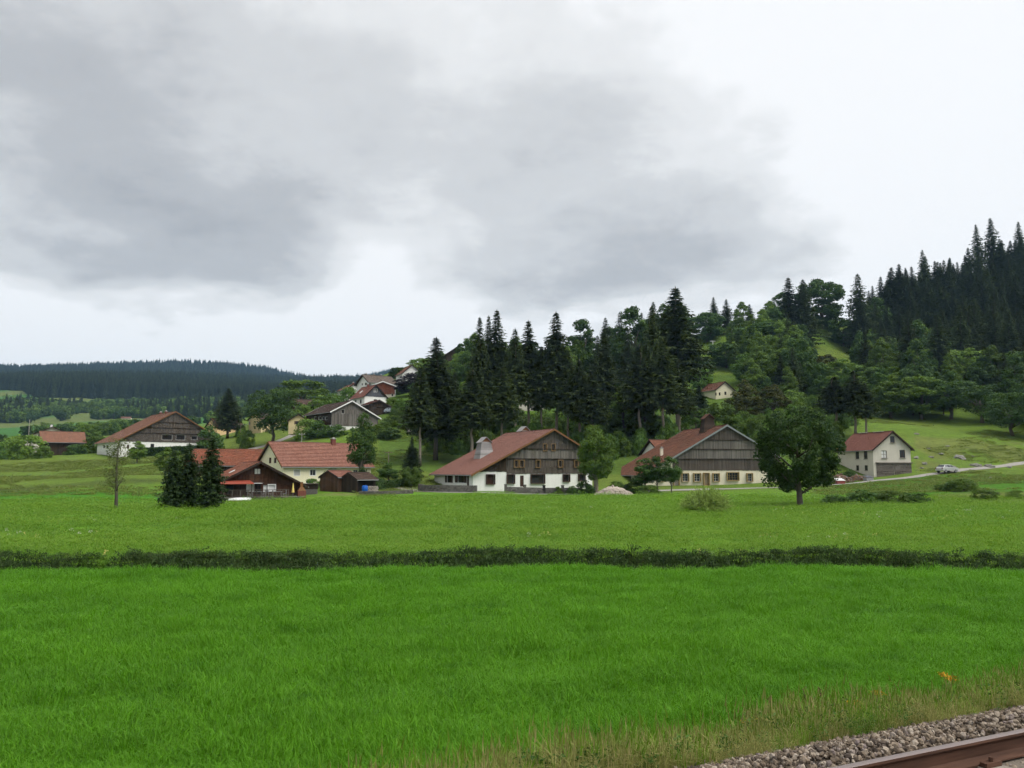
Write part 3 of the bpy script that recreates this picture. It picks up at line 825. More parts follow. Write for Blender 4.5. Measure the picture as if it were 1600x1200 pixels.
# --- 2 old farmhouse on the right with the grey boarded gable
def grey_farmhouse():
    p = at(1136, 762.5, 150)
    top = at(1136, 665.5, 150).z - p.z
    h = House('farmhouse', 'old farmhouse with mossy red roof, silvery grey board gable and ochre framed windows', p, 9.3, 15.2, 9.6, 20, 2.55, 5.7, top, 'old_tiles', 'old_plaster', ov=.8, og=.8, verge='trim_grey', ridge_jit=.05)
    for x0, x1 in ((1065.5, 1075), (1084, 1093.5), (1114, 1122.5), (1167, 1174.5)):
        h.win('front', x0, 740, x1, 752, 'frame_white', 'glass', nx=2, nz=3, surround='frame_ochre')
    h.win('front', 1136, 738.5, 1153, 750.5, 'frame_ochre', 'glass', nx=4, nz=3, surround='frame_ochre')
    h.win('front', 1099.5, 739.5, 1107, 758, 'door_tan', kind='door', surround='frame_ochre')
    h.win('front', 1052.5, 740, 1060, 761, 'door_grey', kind='door', surround='frame_ochre')
    h.win('front', 1030, 741, 1036, 752, 'frame_white', nx=2, nz=2, surround='frame_ochre')
    h.win('left', 974, 744, 986, 762, 'inside_dark', kind='door')
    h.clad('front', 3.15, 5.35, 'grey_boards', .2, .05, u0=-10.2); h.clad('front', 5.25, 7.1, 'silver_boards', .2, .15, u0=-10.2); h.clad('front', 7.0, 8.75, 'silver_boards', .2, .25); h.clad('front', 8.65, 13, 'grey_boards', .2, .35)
    h.clad('left', -.2, 3, 'silver_boards', .3, .03, u0=0, u1=9)
    for z in (5.28, 7.03, 8.68):
        pass
    h.finish()
    h.tuye(-.9, 6.0, 2.6, 1.6, 2.1, 'dark_boards', 'rust_tiles')
    h.chimney(-9.5, 7.5, .5, 1.3, 'old_plaster', 'concrete')
    q = at(1000, 722, 176); q.z = 3.2
    g = House('farm_annex', 'low annex with hipped looking red roof behind the old farmhouse', q + Vector((2, -3, 0)), -72, 4.2, 4.2, 14, 4.0, 4.0, 6.6, 'old_tiles', 'white_plaster', cat='annex', ov=.6, og=.6)
    g.winu('front', -.8, 1.6, .1, 2.6); g.winu('right', 1.5, 1.6, 2.4, 2.6)
    g.finish()
grey_farmhouse()

# --- 3 big dark barn farmhouse on the left
def left_barn():
    p = at(271, 706, 230); top = at(271, 644, 230).z - p.z
    h = House('farmhouse', 'large farmhouse with huge dark boarded gable above a dark hedge on left slope', p, 39.5, 14.6, 11.3, 21, 2.7, 4.6, top, 'rust_tiles', 'white_plaster', ov=.7, og=.8, verge='trim_brown')
    for x0, y0, x1, y1 in ((253, 680, 269, 687), (275, 680, 289, 687), (299, 682, 308, 687)):
        h.win('front', x0, y0, x1, y1, 'trim_dark', 'inside_dark', nx=4, nz=2)
    h.win('front', 235, 693.5, 241, 700, 'frame_brown'); h.win('front', 216, 694, 223, 700.5, 'frame_brown', kind='shutter'); h.win('front', 198, 695, 202, 701, 'frame_brown', kind='shutter')
    h.win('left', 161, 695.5, 164, 700.5, 'frame_brown'); h.win('left', 166, 695.5, 169, 700.5, 'frame_brown')
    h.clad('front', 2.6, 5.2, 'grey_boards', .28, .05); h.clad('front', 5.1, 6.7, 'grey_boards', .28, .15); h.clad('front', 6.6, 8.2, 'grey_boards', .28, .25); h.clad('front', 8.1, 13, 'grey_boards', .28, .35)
    h.finish()
    h.chimney(.3, 9, .7, .7, 'brick_red'); h.chimney(.3, 14, .7, .7, 'brick_red')
left_barn()

# --- 4 cream house with the big tiled roof
def cream_house():
    p = at(421, 757, 150); top = at(421, 691.5, 150).z - p.z
    er = at(442, 727, 145.7).z - p.z
    h = House('house', 'cream rendered house with large ribbed pink tile roof and one brick chimney', p, -50, 5.6, 5.6, 17.5, er, er, top, 'pink_tiles', 'cream_plaster', ov=.55, og=.5, course=.44, lift=.10, verge='trim_brown')
    h.win('front', 420, 715, 424, 724, 'frame_brown', nx=1, nz=2); h.win('front', 428, 715, 432, 723.5, 'frame_brown', nx=1, nz=2)
    h.win('right', 459.5, 734, 468.5, 743, 'shutter_grey', kind='shutter', surround='frame_white'); h.win('right', 484.5, 734, 493.5, 743, 'frame_white', nx=2, nz=1, surround='frame_white')
    h.win('right', 512.5, 732, 526, 737, 'shutter_grey', kind='shutter', surround='frame_white'); h.win('right', 478, 751, 484, 755, 'frame_white', nx=1, nz=1)
    h.win('right', 552, 734, 559, 742, 'frame_white', nx=2, nz=1)
    h.finish(); h.chimney(.35, 12.3, .75, 1.0)
cream_house()
def old_orange_roof():
    p = at(304, 762, 158); p.z = at(330, 757, 158).z
    h = House('barn', 'old barn with streaked orange tile roof behind the dark spruces and chalet', p, -83, 6.5, 7.5, 15.5, 4.2, 3.6, at(360, 703, 158).z - p.z, 'orange_tiles', 'dull_plaster', cat='barn', ov=.6, og=.4, ridge_jit=.05)
    h.clad('right', .5, 4, 'dark_boards', .25, .04); h.finish()
old_orange_roof()

# --- 5 brown chalet with terrace
def chalet():
    Y = 122; p = at(404, 775, Y); top = at(404, 723, Y).z - p.z
    h = House('chalet', 'dark brown timber chalet with orange tile roof and terrace beside the spruces', p, 28, 4.9, 6.5, 12, 2.35, 1.45, top, 'orange_tiles', 'brown_boards', cat='chalet', ov=.5, og=1.0, verge='trim_dark', course=.3)
    h.win('front', 397.5, 732, 407.5, 741, 'frame_brown', 'curtain', nx=2, nz=1)
    h.win('front', 353, 757, 365, 772, 'frame_brown', 'inside_dark', nx=1, nz=1)
    h.win('front', 386, 757.5, 396, 767, 'frame_white', 'curtain', nx=1, nz=1, surround='frame_white'); h.win('front', 398.5, 756, 408, 773, 'frame_brown', 'inside_dark', nx=2, nz=1)
    h.win('front', 412, 758, 416.5, 769, 'frame_white', 'curtain', nx=1, nz=1); h.win('front', 419, 757.5, 430, 767, 'frame_white', 'curtain', nx=1, nz=1, surround='frame_white')
    h.clad('front', -.1, 8, 'brown_boards', .22, .04); h.clad('right', -.1, 2, 'brown_boards', .22, .04); h.clad('left', -.1, 3, 'brown_boards', .22, .04)
    h.finish()
    rt = h.root
    # terrace deck, posts, railing and lean-to porch roof (part of the chalet)
    mb = MB()
    n = 26
    for i in range(n):
        x = -5.4 + 11.4 * i / n; mb.box(x + .01, x + 11.4 / n - .01, -3.2, -.06, -.16, -.06)
    mb.build('terrace_deck', M['rail_boards'], rt)
    mb = MB(); mb.box(-5.4, 5.4, -3.1, -2.9, -.42, -.16); mb.box(-5.4, 5.4, -1.2, -1.0, -.42, -.16); mb.build('deck_beam', M['rail_boards'], rt)
    for x in (-5.2, -2.6, 0, 2.6):
        mb = MB(); mb.box(x - .1, x + .1, -3.06, -2.86, -2.6, -.42); mb.build('deck_post', M['dark_boards'], rt)
    mb = MB()
    for i in range(9):
        x = -5.35 + i * 1.12; mb.box(x - .04, x + .04, -3.17, -3.09, -.06, .92)
    mb.box(-5.39, 3.7, -3.19, -3.07, .92, .99); mb.box(-5.39, 3.7, -3.15, -3.11, .10, .16)
    for i in range(44): x = -5.3 + i * .2; mb.box(x - .014, x + .014, -3.145, -3.115, .16, .92)
    mb.build('railing', M['rail_boards'], rt)
    mb = MB()
    mb.hexa([(-5.8, -3.4, 1.78), (-1.3, -3.4, 1.78), (-1.3, -.05, 2.22), (-5.8, -.05, 2.22), (-5.8, -3.4, 1.86), (-1.3, -3.4, 1.86), (-1.3, -.05, 2.3), (-5.8, -.05, 2.3)])
    po = mb.build('porch_roof', M['red_canopy'], rt)
    for x in (-5.4, -1.6):
        mb = MB(); mb.box(x - .06, x + .06, -3.05, -2.93, -.06, 1.82); mb.build('porch_post', M['rail_boards'], rt)
    mb = MB(); mb.box(-1.3, -.0, -2.6, -.1, 1.86, 1.9); mb.build('awning', M['white_paint'], rt)
    sk = MB(); x = -3.0; z = h.roof_z(x); sl = (h.top - h.el) / h.a
    sk.hexa([(x - .4, 4.6, z - .4 * sl + .06), (x + .4, 4.6, z + .4 * sl + .06), (x + .4, 5.5, z + .4 * sl + .06), (x - .4, 5.5, z - .4 * sl + .06), (x - .4, 4.6, z - .4 * sl + .14), (x + .4, 4.6, z + .4 * sl + .14), (x + .4, 5.5, z + .4 * sl + .14), (x - .4, 5.5, z - .4 * sl + .14)])
    sk.build('skylight', M['curtain'], rt)
    c, s = math.cos(R(28)), math.sin(R(28))
    def wp(x, y, z): return p + Vector((x * c - y * s, x * s + y * c, z))
    return wp
CH = chalet()
def terrace_things():
    # table and chairs, parasol, planters, stove: each its own thing
    def chair(x, y, rz, lab):
        e = empty('garden_chair', CH(x, y, -.055), R(28 + rz)); tag(e, lab, 'chair', 'chairs on the chalet terrace')
        mb = MB(); mb.box(-.24, .24, -.22, .22, .42, .46); mb.build('seat', M['metal_grey'], e)
        mb = MB(); mb.box(-.24, .24, .18, .22, .46, .95); mb.build('backrest', M['metal_grey'], e)
        for i in (-1, 1):
            for j in (-1, 1):
                mb = MB(); mb.box(i * .2 - .02, i * .2 + .02, j * .18 - .02, j * .18 + .02, 0, .42); mb.build('leg', M['metal_grey'], e)
    labs = ['grey garden chair at left end of the first terrace table', 'grey garden chair at right end of the first terrace table', 'grey garden chair left of the second terrace table', 'grey garden chair right of the second terrace table']
    k = 0
    for tx, lab in ((-.6, 'garden table on the chalet terrace behind the railing, nearer the porch'), (2.3, 'garden table on the chalet terrace nearer the folded yellow parasol')):
        e = empty('garden_table', CH(tx, -1.7, -.055), R(28)); tag(e, lab, 'table', 'tables on the chalet terrace')
        mb = MB(); mb.box(-.75, .75, -.4, .4, .70, .74); mb.build('table_top', M['metal_grey'], e)
        for i in (-1, 1):
            for j in (-1, 1):
                mb = MB(); mb.box(i * .65 - .025, i * .65 + .025, j * .32 - .025, j * .32 + .025, 0, .7); mb.build('leg', M['metal_grey'], e)
        chair(tx - 1.1, -1.7, 90, labs[k]); chair(tx + 1.1, -1.7, -90, labs[k + 1]); k += 2
    e = empty('parasol', CH(4.6, -1.6, -.055), 0); tag(e, 'folded pale yellow parasol standing on the chalet terrace', 'parasol')
    mb = MB(); mb.tube([(0, 0, 0), (0, 0, 2.0)], .025, 6); mb.build('pole', M['metal_grey'], e)
    mb = MB(); mb.tube([(0, 0, .55), (0, 0, .75), (0, 0, 1.5), (0, 0, 1.95)], [.22, .2, .1, .03], 8); mb.build('canopy', M['yellow_cloth'], e)
    e = empty('stone_oven', CH(6.0, -.9, -.2), R(28)); tag(e, 'small brick garden oven with chimney at right end of chalet terrace', 'oven')
    mb = MB(); mb.box(-.6, .6, -.45, .45, -.6, .9); mb.build('base', M['brick_red'], e)
    mb = MB(); mb.hexa([(-.6, -.45, .9), (.6, -.45, .9), (.6, .45, .9), (-.6, .45, .9), (-.2, -.2, 1.5), (.2, -.2, 1.5), (.2, .2, 1.5), (-.2, .2, 1.5)]); mb.box(-.2, .2, -.2, .2, 1.5, 2.2); mb.build('hood', M['trim_brown'], e)
    g = ground_at(366, 117.5)
    e = empty('boat', g + Vector((.5, 0, .05)), R(12)); tag(e, 'white upturned boat hull with maroon cover lying below the chalet terrace', 'boat'); e.scale = (.62, .62, .62)
    V = []
    mb = MB(); n = 9
    for i in range(n + 1):
        t_ = i / n * 2 - 1; w = .75 * (1 - abs(t_) ** 2.6) + .03; x = t_ * 2.9; zt = .55 + .25 * (t_ + 1) / 2
        for j in range(7):
            a = math.pi * j / 6; mb.v.append((x, w * math.cos(a), .45 + (zt - .1) * math.sin(a) * (1 - .3 * abs(t_) ** 3)))
    for i in range(n):
        for j in range(6): mb.f.append((i * 7 + j, i * 7 + j + 1, (i + 1) * 7 + j + 1, (i + 1) * 7 + j)); mb.m.append(0)
    mb.build('hull', M['white_paint'], e, True)
    mb = MB(); mb.box(-2.6, 2.8, -.82, .82, .18, .40); mb.build('cover', M['maroon'], e)
    for x in (-1.6, 1.6):
        mb = MB(); mb.box(x - .1, x + .1, -.6, .6, -.5, .18); mb.build('trestle', M['rail_boards'], e)
terrace_things()

# --- 7 sheds
def sheds():
    p = at(513, 768, 133); h = House('garden_shed', 'brown plank garden shed with salmon tile roof left of the dark shed', p, -40, 2.1, 2.3, 4.0, 2.25, 2.25, 3.15, 'pink_tiles', 'shed_boards', cat='shed', ov=.25, og=.2, course=.25)
    h.clad('front', -.3, 4, 'shed_boards', .2, .03); h.clad('right', -.3, 4, 'shed_boards', .2, .03); h.finish()
    p = at(545, 768.5, 131); h = House('garden_shed', 'dark weathered shed with brown roof and open store beside the blue barrel', p, -40, 1.9, 1.9, 3.8, 2.0, 1.95, 2.85, 'brown_tiles', 'dark_boards', cat='shed', ov=.35, og=.25, course=.25)
    h.winu('right', .25, .05, 3.4, 1.75, 'inside_dark', kind='gate')
    h.clad('front', -.3, 4, 'dark_boards', .2, .03); h.finish()
    g = at(570, 769, 129.5)
    e = empty('barrel', g, 0); tag(e, 'bright blue plastic barrel standing in front of the dark shed', 'barrel')
    mb = MB(); mb.tube([(0, 0, 0), (0, 0, .08), (0, 0, .3), (0, 0, .34), (0, 0, .66), (0, 0, .7), (0, 0, .95), (0, 0, 1.0)], [.40, .44, .45, .47, .47, .45, .44, .38], 14); mb.build('body', M['blue_plastic'], e, True)
    mb = MB(); mb.tube([(0, 0, 1.0), (0, 0, 1.06)], .36, 14); mb.build('lid', M['blue_plastic'], e)
    # log stack beside it
    e = empty('log_stack', at(581, 768, 130.5), R(10)); tag(e, 'stack of pale firewood logs right of the dark shed', 'firewood')
    rng = random.Random(3); k = 0
    for r_ in range(4):
        for i in range(9 - r_ % 2):
            mb = MB(); x = -1.0 + i * .24 + (r_ % 2) * .12; z = .13 + r_ * .21; mb.tube([(x, -.3, z), (x, .3 + rng.uniform(-.05, .05), z)], .11 + rng.uniform(-.015, .015), 6); mb.build('log', M['rubble'], e)
    e = empty('water_trough', at(476, 770, 129), R(4)); tag(e, 'long low dark timber bench wall between chalet and brown shed', 'bench')
    mb = MB(); mb.box(-1.9, 1.9, -.35, .35, -.3, .55); mb.build('base', M['stone_dark'], e)
    mb = MB(); mb.box(-2.0, 2.0, -.2, .4, .55, 1.35); mb.build('body', M['dark_boards'], e)
    mb = MB(); mb.box(-2.1, 2.1, -.5, .5, 1.35, 1.45); mb.build('top_board', M['rail_boards'], e)
sheds()

# --- 9 pale house on the right by the lane
def right_house():
    p = at(1396, 745, 153); top = at(1396, 675, 153).z - p.z; el = at(1366, 701.5, 152.3).z - p.z
    h = House('house', 'pale two storey house with red roof and grey barn doors beside the lane', p, 11.5, 4.0, 3.8, 11, el, el + .1, top, 'plain_red_tiles', 'dull_plaster', ov=.45, og=.5)
    for q in ((1391, 681.5, 1397.6, 691.5), (1377.5, 704, 1385.5, 715.6), (1406, 703, 1414, 715)): h.win('front', *q, 'frame_brown', 'curtain' if q[0] == 1377.5 else 'glass', nx=2, nz=2, sill='stone_grey')
    for q in ((1337, 705, 1342, 717), (1350, 704.6, 1355, 717), (1337.7, 727, 1342, 735), (1351, 727, 1355.6, 735)): h.win('left', *q, 'frame_brown', nx=2, nz=2, sill='stone_grey')
    u0, z1 = h.uz('front', 1369, 724); u1, _ = h.uz('front', 1424, 724)
    um = (u0 + u1) / 2
    for a_, b_ in ((u0, um - .05), (um + .05, u1)): h.clad('front', -.5, z1, 'rail_boards', .22, .05, u0=a_, u1=b_, horiz=True, name='barn_door')
    h.finish()
    mb = MB(); mb.box(u0 - .15, u1 + .15, -.28, -.0, z1, z1 + .18); mb.build('lintel', M['rail_boards'], h.root)
    mb = MB(); mb.box(-.3, .3, 2, 5, top + .18, top + .24); mb.box(-.3, .3, 7, 9.5, top + .18, top + .24); mb.build('ridge_repair', M['trim_white'], h.root)
right_house()

# --- hillside village
def village():
    p = at(548, 672, 210); t_ = at(548, 627, 210).z - p.z
    h = House('farmhouse', 'long dark timber farmhouse with brown roof and white verge on the village slope', p, 35, 5.2, 7.5, 17, 4.6, 3.4, t_, 'brown_tiles', 'white_plaster', ov=.7, og=.6, verge='trim_white')
    for x in (491, 498, 503, 508): h.win('left', x, 651, x + 4, 656, 'frame_brown')
    h.win('left', 511, 665, 514, 670, 'frame_brown'); h.win('front', 534, 640, 538, 646, 'trim_dark', 'inside_dark')
    h.clad('left', 1.2, 5, 'dark_boards', .25, .05); h.clad('front', 1.0, 9, 'silver_boards', .25, .05); h.finish(); h.chimney(1.2, 4, .7, 1.0, 'stone_dark')
    p = at(586.5, 634, 250); t_ = at(586.5, 602, 250).z - p.z
    h = House('house', 'white house with red roof and slate grey gable on the village slope', p, 33, 3.6, 3.6, 10.5, t_ - 3.45, t_ - 3.45, t_, 'plain_red_tiles', 'white_plaster', ov=.5, og=.4)
    h.win('front', 583.5, 607.5, 586, 612.5, 'frame_white', nx=1, nz=2); h.win('front', 587, 607.5, 589.5, 612.5, 'frame_white', nx=1, nz=2); h.win('front', 584, 624, 589, 629, 'frame_brown')
    h.win('left', 562, 624, 565, 631, 'frame_brown'); h.win('left', 554, 625, 557, 630, 'frame_brown')
    h.clad('front', t_ - 3.5, t_ + 1, 'slate', .5, .04); h.finish(); h.chimney(-.3, 5, .6, .8)
    sk = MB(); z = h.roof_z(-2); sk.hexa([(-2.4, 6, z - .33), (-1.6, 6, z + .44), (-1.6, 7, z + .44), (-2.4, 7, z - .33), (-2.4, 6, z - .2), (-1.6, 6, z + .57), (-1.6, 7, z + .57), (-2.4, 7, z - .2)]); sk.build('skylight', M['curtain'], h.root)
    p = at(592, 645.5, 238); h = House('garage', 'dark timber garage with red orange roof below the slate gabled house', p, 33, 3.0, 3.6, 6, 2.4, 1.9, 3.6, 'plain_red_tiles', 'dark_boards', cat='garage', ov=.4, og=.5, course=.25)
    h.winu('front', -.6, 0, 2.4, 1.7, 'dark_boards', kind='gate'); h.clad('left', -.5, 3, 'dark_boards', .25, .04); h.clad('front', -.5, 5, 'dark_boards', .25, .04); h.finish()
    p = at(568, 618, 285); t_ = at(568, 586, 285).z - p.z
    h = House('house', 'upper village house with grey brown roof and three small chimneys', p, -52, 5, 4.2, 10, t_ - 3.0, t_ - 2.7, t_, 'grey_tiles', 'white_plaster', ov=.6, og=.8, verge='trim_dark')
    h.win('right', 570.5, 598, 573, 602, 'frame_brown'); h.win('right', 576.5, 598, 579, 602, 'frame_brown'); h.win('front', 565, 599, 567, 602, 'frame_brown'); h.finish()
    for y in (1.2, 4.2, 7): h.chimney(-.6, y, .6, .7, 'stone_dark')
    p = at(598, 621, 268); t_ = at(598, 596.5, 268).z - p.z
    h = House('annex', 'brick red boarded annex with pale verge behind the slate gabled house', p, 10, 3.2, 4.0, 7, t_ - 1.2, t_ - 1.4, t_, 'grey_tiles', 'dull_plaster', cat='annex', ov=.35, og=.4, verge='trim_white')
    h.clad('front', t_ - 4.1, t_ + 1, 'red_boards', .3, .04); h.win('front', 612, 615, 614, 619, 'frame_brown'); h.finish()
    mb = MB(); mb.tube([(3.95, -.35, 0), (3.95, -.35, t_ - 1.5)], .09, 6); mb.build('downpipe', M['trim_white'], h.root)
    p = at(643, 603, 290); t_ = at(643, 571, 290).z - p.z
    h = House('house', 'tall white house with brown roof half hidden by the purple tree', p, 24, 3.4, 4.5, 8, t_ - 2.9, t_ - 3.4, t_, 'rust_tiles', 'white_plaster', ov=.4, og=.4)
    h.win('left', 630, 590, 633, 595, 'frame_brown'); h.win('front', 640, 588, 643, 594, 'frame_brown'); h.finish()
    p = at(553, 620, 292); t_ = at(553, 600.5, 292).z - p.z
    h = House('house', 'small white house with reddish brown roof left of the upper grey roofed house', p, 32, 3.6, 3.6, 7, t_ - 2.1, t_ - 2.1, t_, 'rust_tiles', 'white_plaster', ov=.4, og=.4); h.win('left', 537, 613, 540, 617, 'frame_brown'); h.finish(); h.chimney(.4, 2, .6, .8)
    p = at(461, 640, 268); t_ = at(461, 624.5, 268).z - p.z
    h = House('barn', 'brown roofed barn peeping out above the bushes left of the village', p, -62, 3.2, 3.2, 6.6, t_ - 1.9, t_ - 1.9, t_, 'brown_tiles', 'dark_boards', cat='barn', ov=.4, og=.3); h.finish()
    p = at(466, 668, 226); t_ = at(466, 648, 226).z - p.z
    h = House('house', 'cream gabled house peeping out right of the broad roadside tree', p, 8, 2.6, 2.6, 7, t_ - 1.6, t_ - 1.6, t_, 'brown_tiles', 'yellow_plaster', ov=.35, og=.4)
    h.win('front', 462, 658, 466, 663, 'frame_brown', shut='shutter_brown'); h.finish()
    p = at(398, 668, 262); t_ = at(398, 645, 262).z - p.z
    h = House('house', 'yellow house with brown hipped roof left of the broad roadside tree', p, -40, 3.4, 3.4, 9, t_ - 2.1, t_ - 2.1, t_, 'brown_tiles', 'yellow_plaster', ov=.5, og=.4)
    h.win('front', 388, 659, 391, 664, 'frame_white'); h.win('right', 402, 659, 405, 664, 'frame_white'); h.finish()
    p = at(330, 680, 290); t_ = at(330, 654, 290).z - p.z
    h = House('house', 'peach house with red hipped roof behind the tall roadside spruce', p, -46, 4.4, 4.4, 9.5, t_ - 2.8, t_ - 2.8, t_, 'plain_red_tiles', 'peach_plaster', ov=.5, og=.4)
    h.win('right', 345, 668, 348.5, 673, 'frame_brown'); h.win('right', 357, 668, 361, 675, 'frame_brown'); h.win('front', 322, 668, 326, 673, 'frame_brown'); h.finish()
    p = at(712, 572, 312); t_ = at(712, 546, 312).z - p.z
    h = House('chalet', 'brown roofed chalet on the hilltop left of the tall spruces', p, 14, 3.6, 4.5, 8, t_ - 1.9, t_ - 2.4, t_ + .6, 'rust_tiles', 'dark_boards', cat='chalet', ov=.7, og=.8); h.win('front', 710, 563, 714, 567, 'frame_white'); h.finish()
    p = at(830, 642, 236); t_ = at(830, 597, 236).z - p.z
    h = House('house', 'pale house glimpsed between the spruce trunks behind the white farmhouse', p, 12, 3.8, 3.8, 8, t_ - 3, t_ - 3, t_, 'brown_tiles', 'dull_plaster', ov=.5, og=.5)
    for x in (814, 826, 838): h.win('front', x, 622, x + 5, 630, 'frame_brown')
    h.finish()
    p = at(1133, 625, 252); t_ = at(1133, 597, 252).z - p.z
    h = House('house', 'cream house with reddish roof among trees on the wooded hillside', p, 22, 3.4, 3.4, 8, t_ - 2.4, t_ - 2.4, t_, 'old_tiles', 'cream_plaster', ov=.5, og=.4)
    h.win('left', 1117, 613, 1119.5, 618, 'frame_brown'); h.win('left', 1123, 613, 1125.5, 618, 'frame_brown'); h.win('front', 1132, 612, 1135, 617, 'frame_brown'); h.finish()
    # far left farm
    p = at(63, 710, 245); t_ = at(63, 674.5, 245).z - p.z
    h = House('barn', 'dark boarded barn with rusty red roof at the far left farm', p, -56, 4.6, 4.6, 10.8, t_ - 2.9, t_ - 2.9, t_, 'rust_tiles', 'dark_boards', cat='barn', ov=.7, og=.6); h.clad('right', -.3, 5, 'dark_boards', .28, .04); h.clad('front', -.3, 9, 'dark_boards', .28, .04); h.finish()
    p = at(80, 708, 262); t_ = at(80, 667.5, 262).z - p.z
    h = House('farmhouse', 'far left farmhouse with wide rusty roof behind its dark barn', p, 30, 7.5, 4.4, 12, t_ - 3.4, t_ - 2.0, t_, 'rust_tiles', 'dull_plaster', ov=.6, og=.6); h.win('left', 44, 684, 47, 688, 'frame_brown'); h.finish(); h.chimney(-.2, 7, .7, .9, 'trim_white')
    p = at(190, 657.5, 850); h = House('hut', 'tiny pale hut at the top edge of the far green field', p, -80, 2.6, 2.6, 9, 2.6, 2.6, 4.0, 'rust_tiles', 'cream_plaster', cat='hut', ov=.4, og=.3); h.finish()
village()
# ---------------------------------------------------------------- vegetation: shared meshes
def rhombs(c, a, b):
    """leaf-like faces: centre c, half length a, half width b (all (N,3))"""
    V = np.stack([c - a, c + b - a * .15, c + a, c - b - a * .15], 1).reshape(-1, 3)
    return V, np.arange(len(c) * 4).reshape(-1, 4)
def unit(v): return v / np.maximum(np.linalg.norm(v, axis=-1, keepdims=True), 1e-6)

def spruce_mesh(seed, H=26., Rm=3.6, h0=.25, step=.36, nb=8, mat='spruce_leaf', spray=1.0, power=.85, ragged=.25):
    rg = np.random.RandomState(seed)
    C, A, B = [], [], []
    z = h0 * H
    while z < H - .3:
        t = (z - h0 * H) / (H - h0 * H)
        r = Rm * (1 - t) ** power * (1 - .35 * max(0, .12 - t) / .12) + .06
        n = max(5, int(nb * (1 - .35 * t)))
        a0 = rg.rand() * 6.28
        for k in range(n):
            L_ = r * (1 - ragged + 2 * ragged * rg.rand()) * (1.15 if rg.rand() < .1 else 1)
            if rg.rand() < .06 + .10 * (t < .15): continue
            th = a0 + 6.283 * k / n + rg.normal() * .25
            out = np.array([math.cos(th), math.sin(th), 0.]); side = np.array([-out[1], out[0], 0.])
            m = max(3, int(L_ / .30))
            f = (np.arange(m) + .5 + rg.uniform(-.3, .3, m)) / m; f = f[f > .05] if m > 4 else f
            droop = -.34 * L_ * f ** 1.4 + .14 * L_ * f ** 4 + (.12 * L_ * f if t > .85 else 0)
            zz = z + rg.uniform(-.15, .15)
            base = out[None] * (L_ * f)[:, None]; base[:, 2] += zz + droop
            for sgn in (-1, 0, 1):
                q = len(f); sp = (.30 + .28 * rg.rand(q)) * spray * (.65 + .5 * (1 - f)) * (.44 + .56 * min(1, (1 - t) * 2.6))
                d = unit(out[None] * (.75 if sgn else 1.) + side[None] * sgn * .8 + np.stack([rg.normal(size=q) * .15, rg.normal(size=q) * .15, -.32 + rg.normal(size=q) * .2 - .25 * (t < .5)], 1))
                w = unit(np.cross(d, rg.normal(size=(q, 3)) * .5 + np.array([0, 0, 1.])))
                C.append(base + d * sp[:, None] * .6); A.append(d * sp[:, None]); B.append(w * sp[:, None] * .30)
            if L_ > 1.4:        # hanging twigs
                q = len(f); d = unit(np.stack([rg.normal(size=q) * .2, rg.normal(size=q) * .2, -np.ones(q)], 1)); w = unit(np.cross(d, rg.normal(size=(q, 3))))
                sp = (.25 + .3 * rg.rand(q)) * spray
                C.append(base + d * sp[:, None] * .8); A.append(d * sp[:, None]); B.append(w * sp[:, None] * .3)
        z += step * (.75 + .5 * rg.rand()) * (1 - .5 * t)
    C.append(np.array([[0, 0, H - .5], [0, 0, H - .5]])); A.append(np.array([[0, 0, .6], [0, 0, .6]])); B.append(np.array([[.12, 0, 0], [0, .12, 0]]))
    V, Fc = rhombs(np.concatenate(C), np.concatenate(A), np.concatenate(B))
    crown = mesh_np('crown', V, Fc, [M[mat]])
    mb = MB(); k = 9
    mb.tube([(rg.normal() * .03 * i, rg.normal() * .03 * i, -1.0 + (H - .3) * i / k + (1.0 if i else 0)) for i in range(k + 1)], [.25 * H / 26 * (1 - .93 * i / k) * (1.25 if i == 0 else 1) for i in range(k + 1)], 7)
    for i in range(10):       # dead stubs under the crown
        zz = h0 * H * (.5 + .5 * rg.rand()); th = rg.rand() * 6.28
        mb.tube([(0, 0, zz), (math.cos(th) * .9, math.sin(th) * .9, zz - .15)], [.03, .01], 3)
    trunk = mb.mesh('trunk', [M['bark_pale' if h0 > .2 else 'bark']], True)
    return crown, trunk, H, Rm

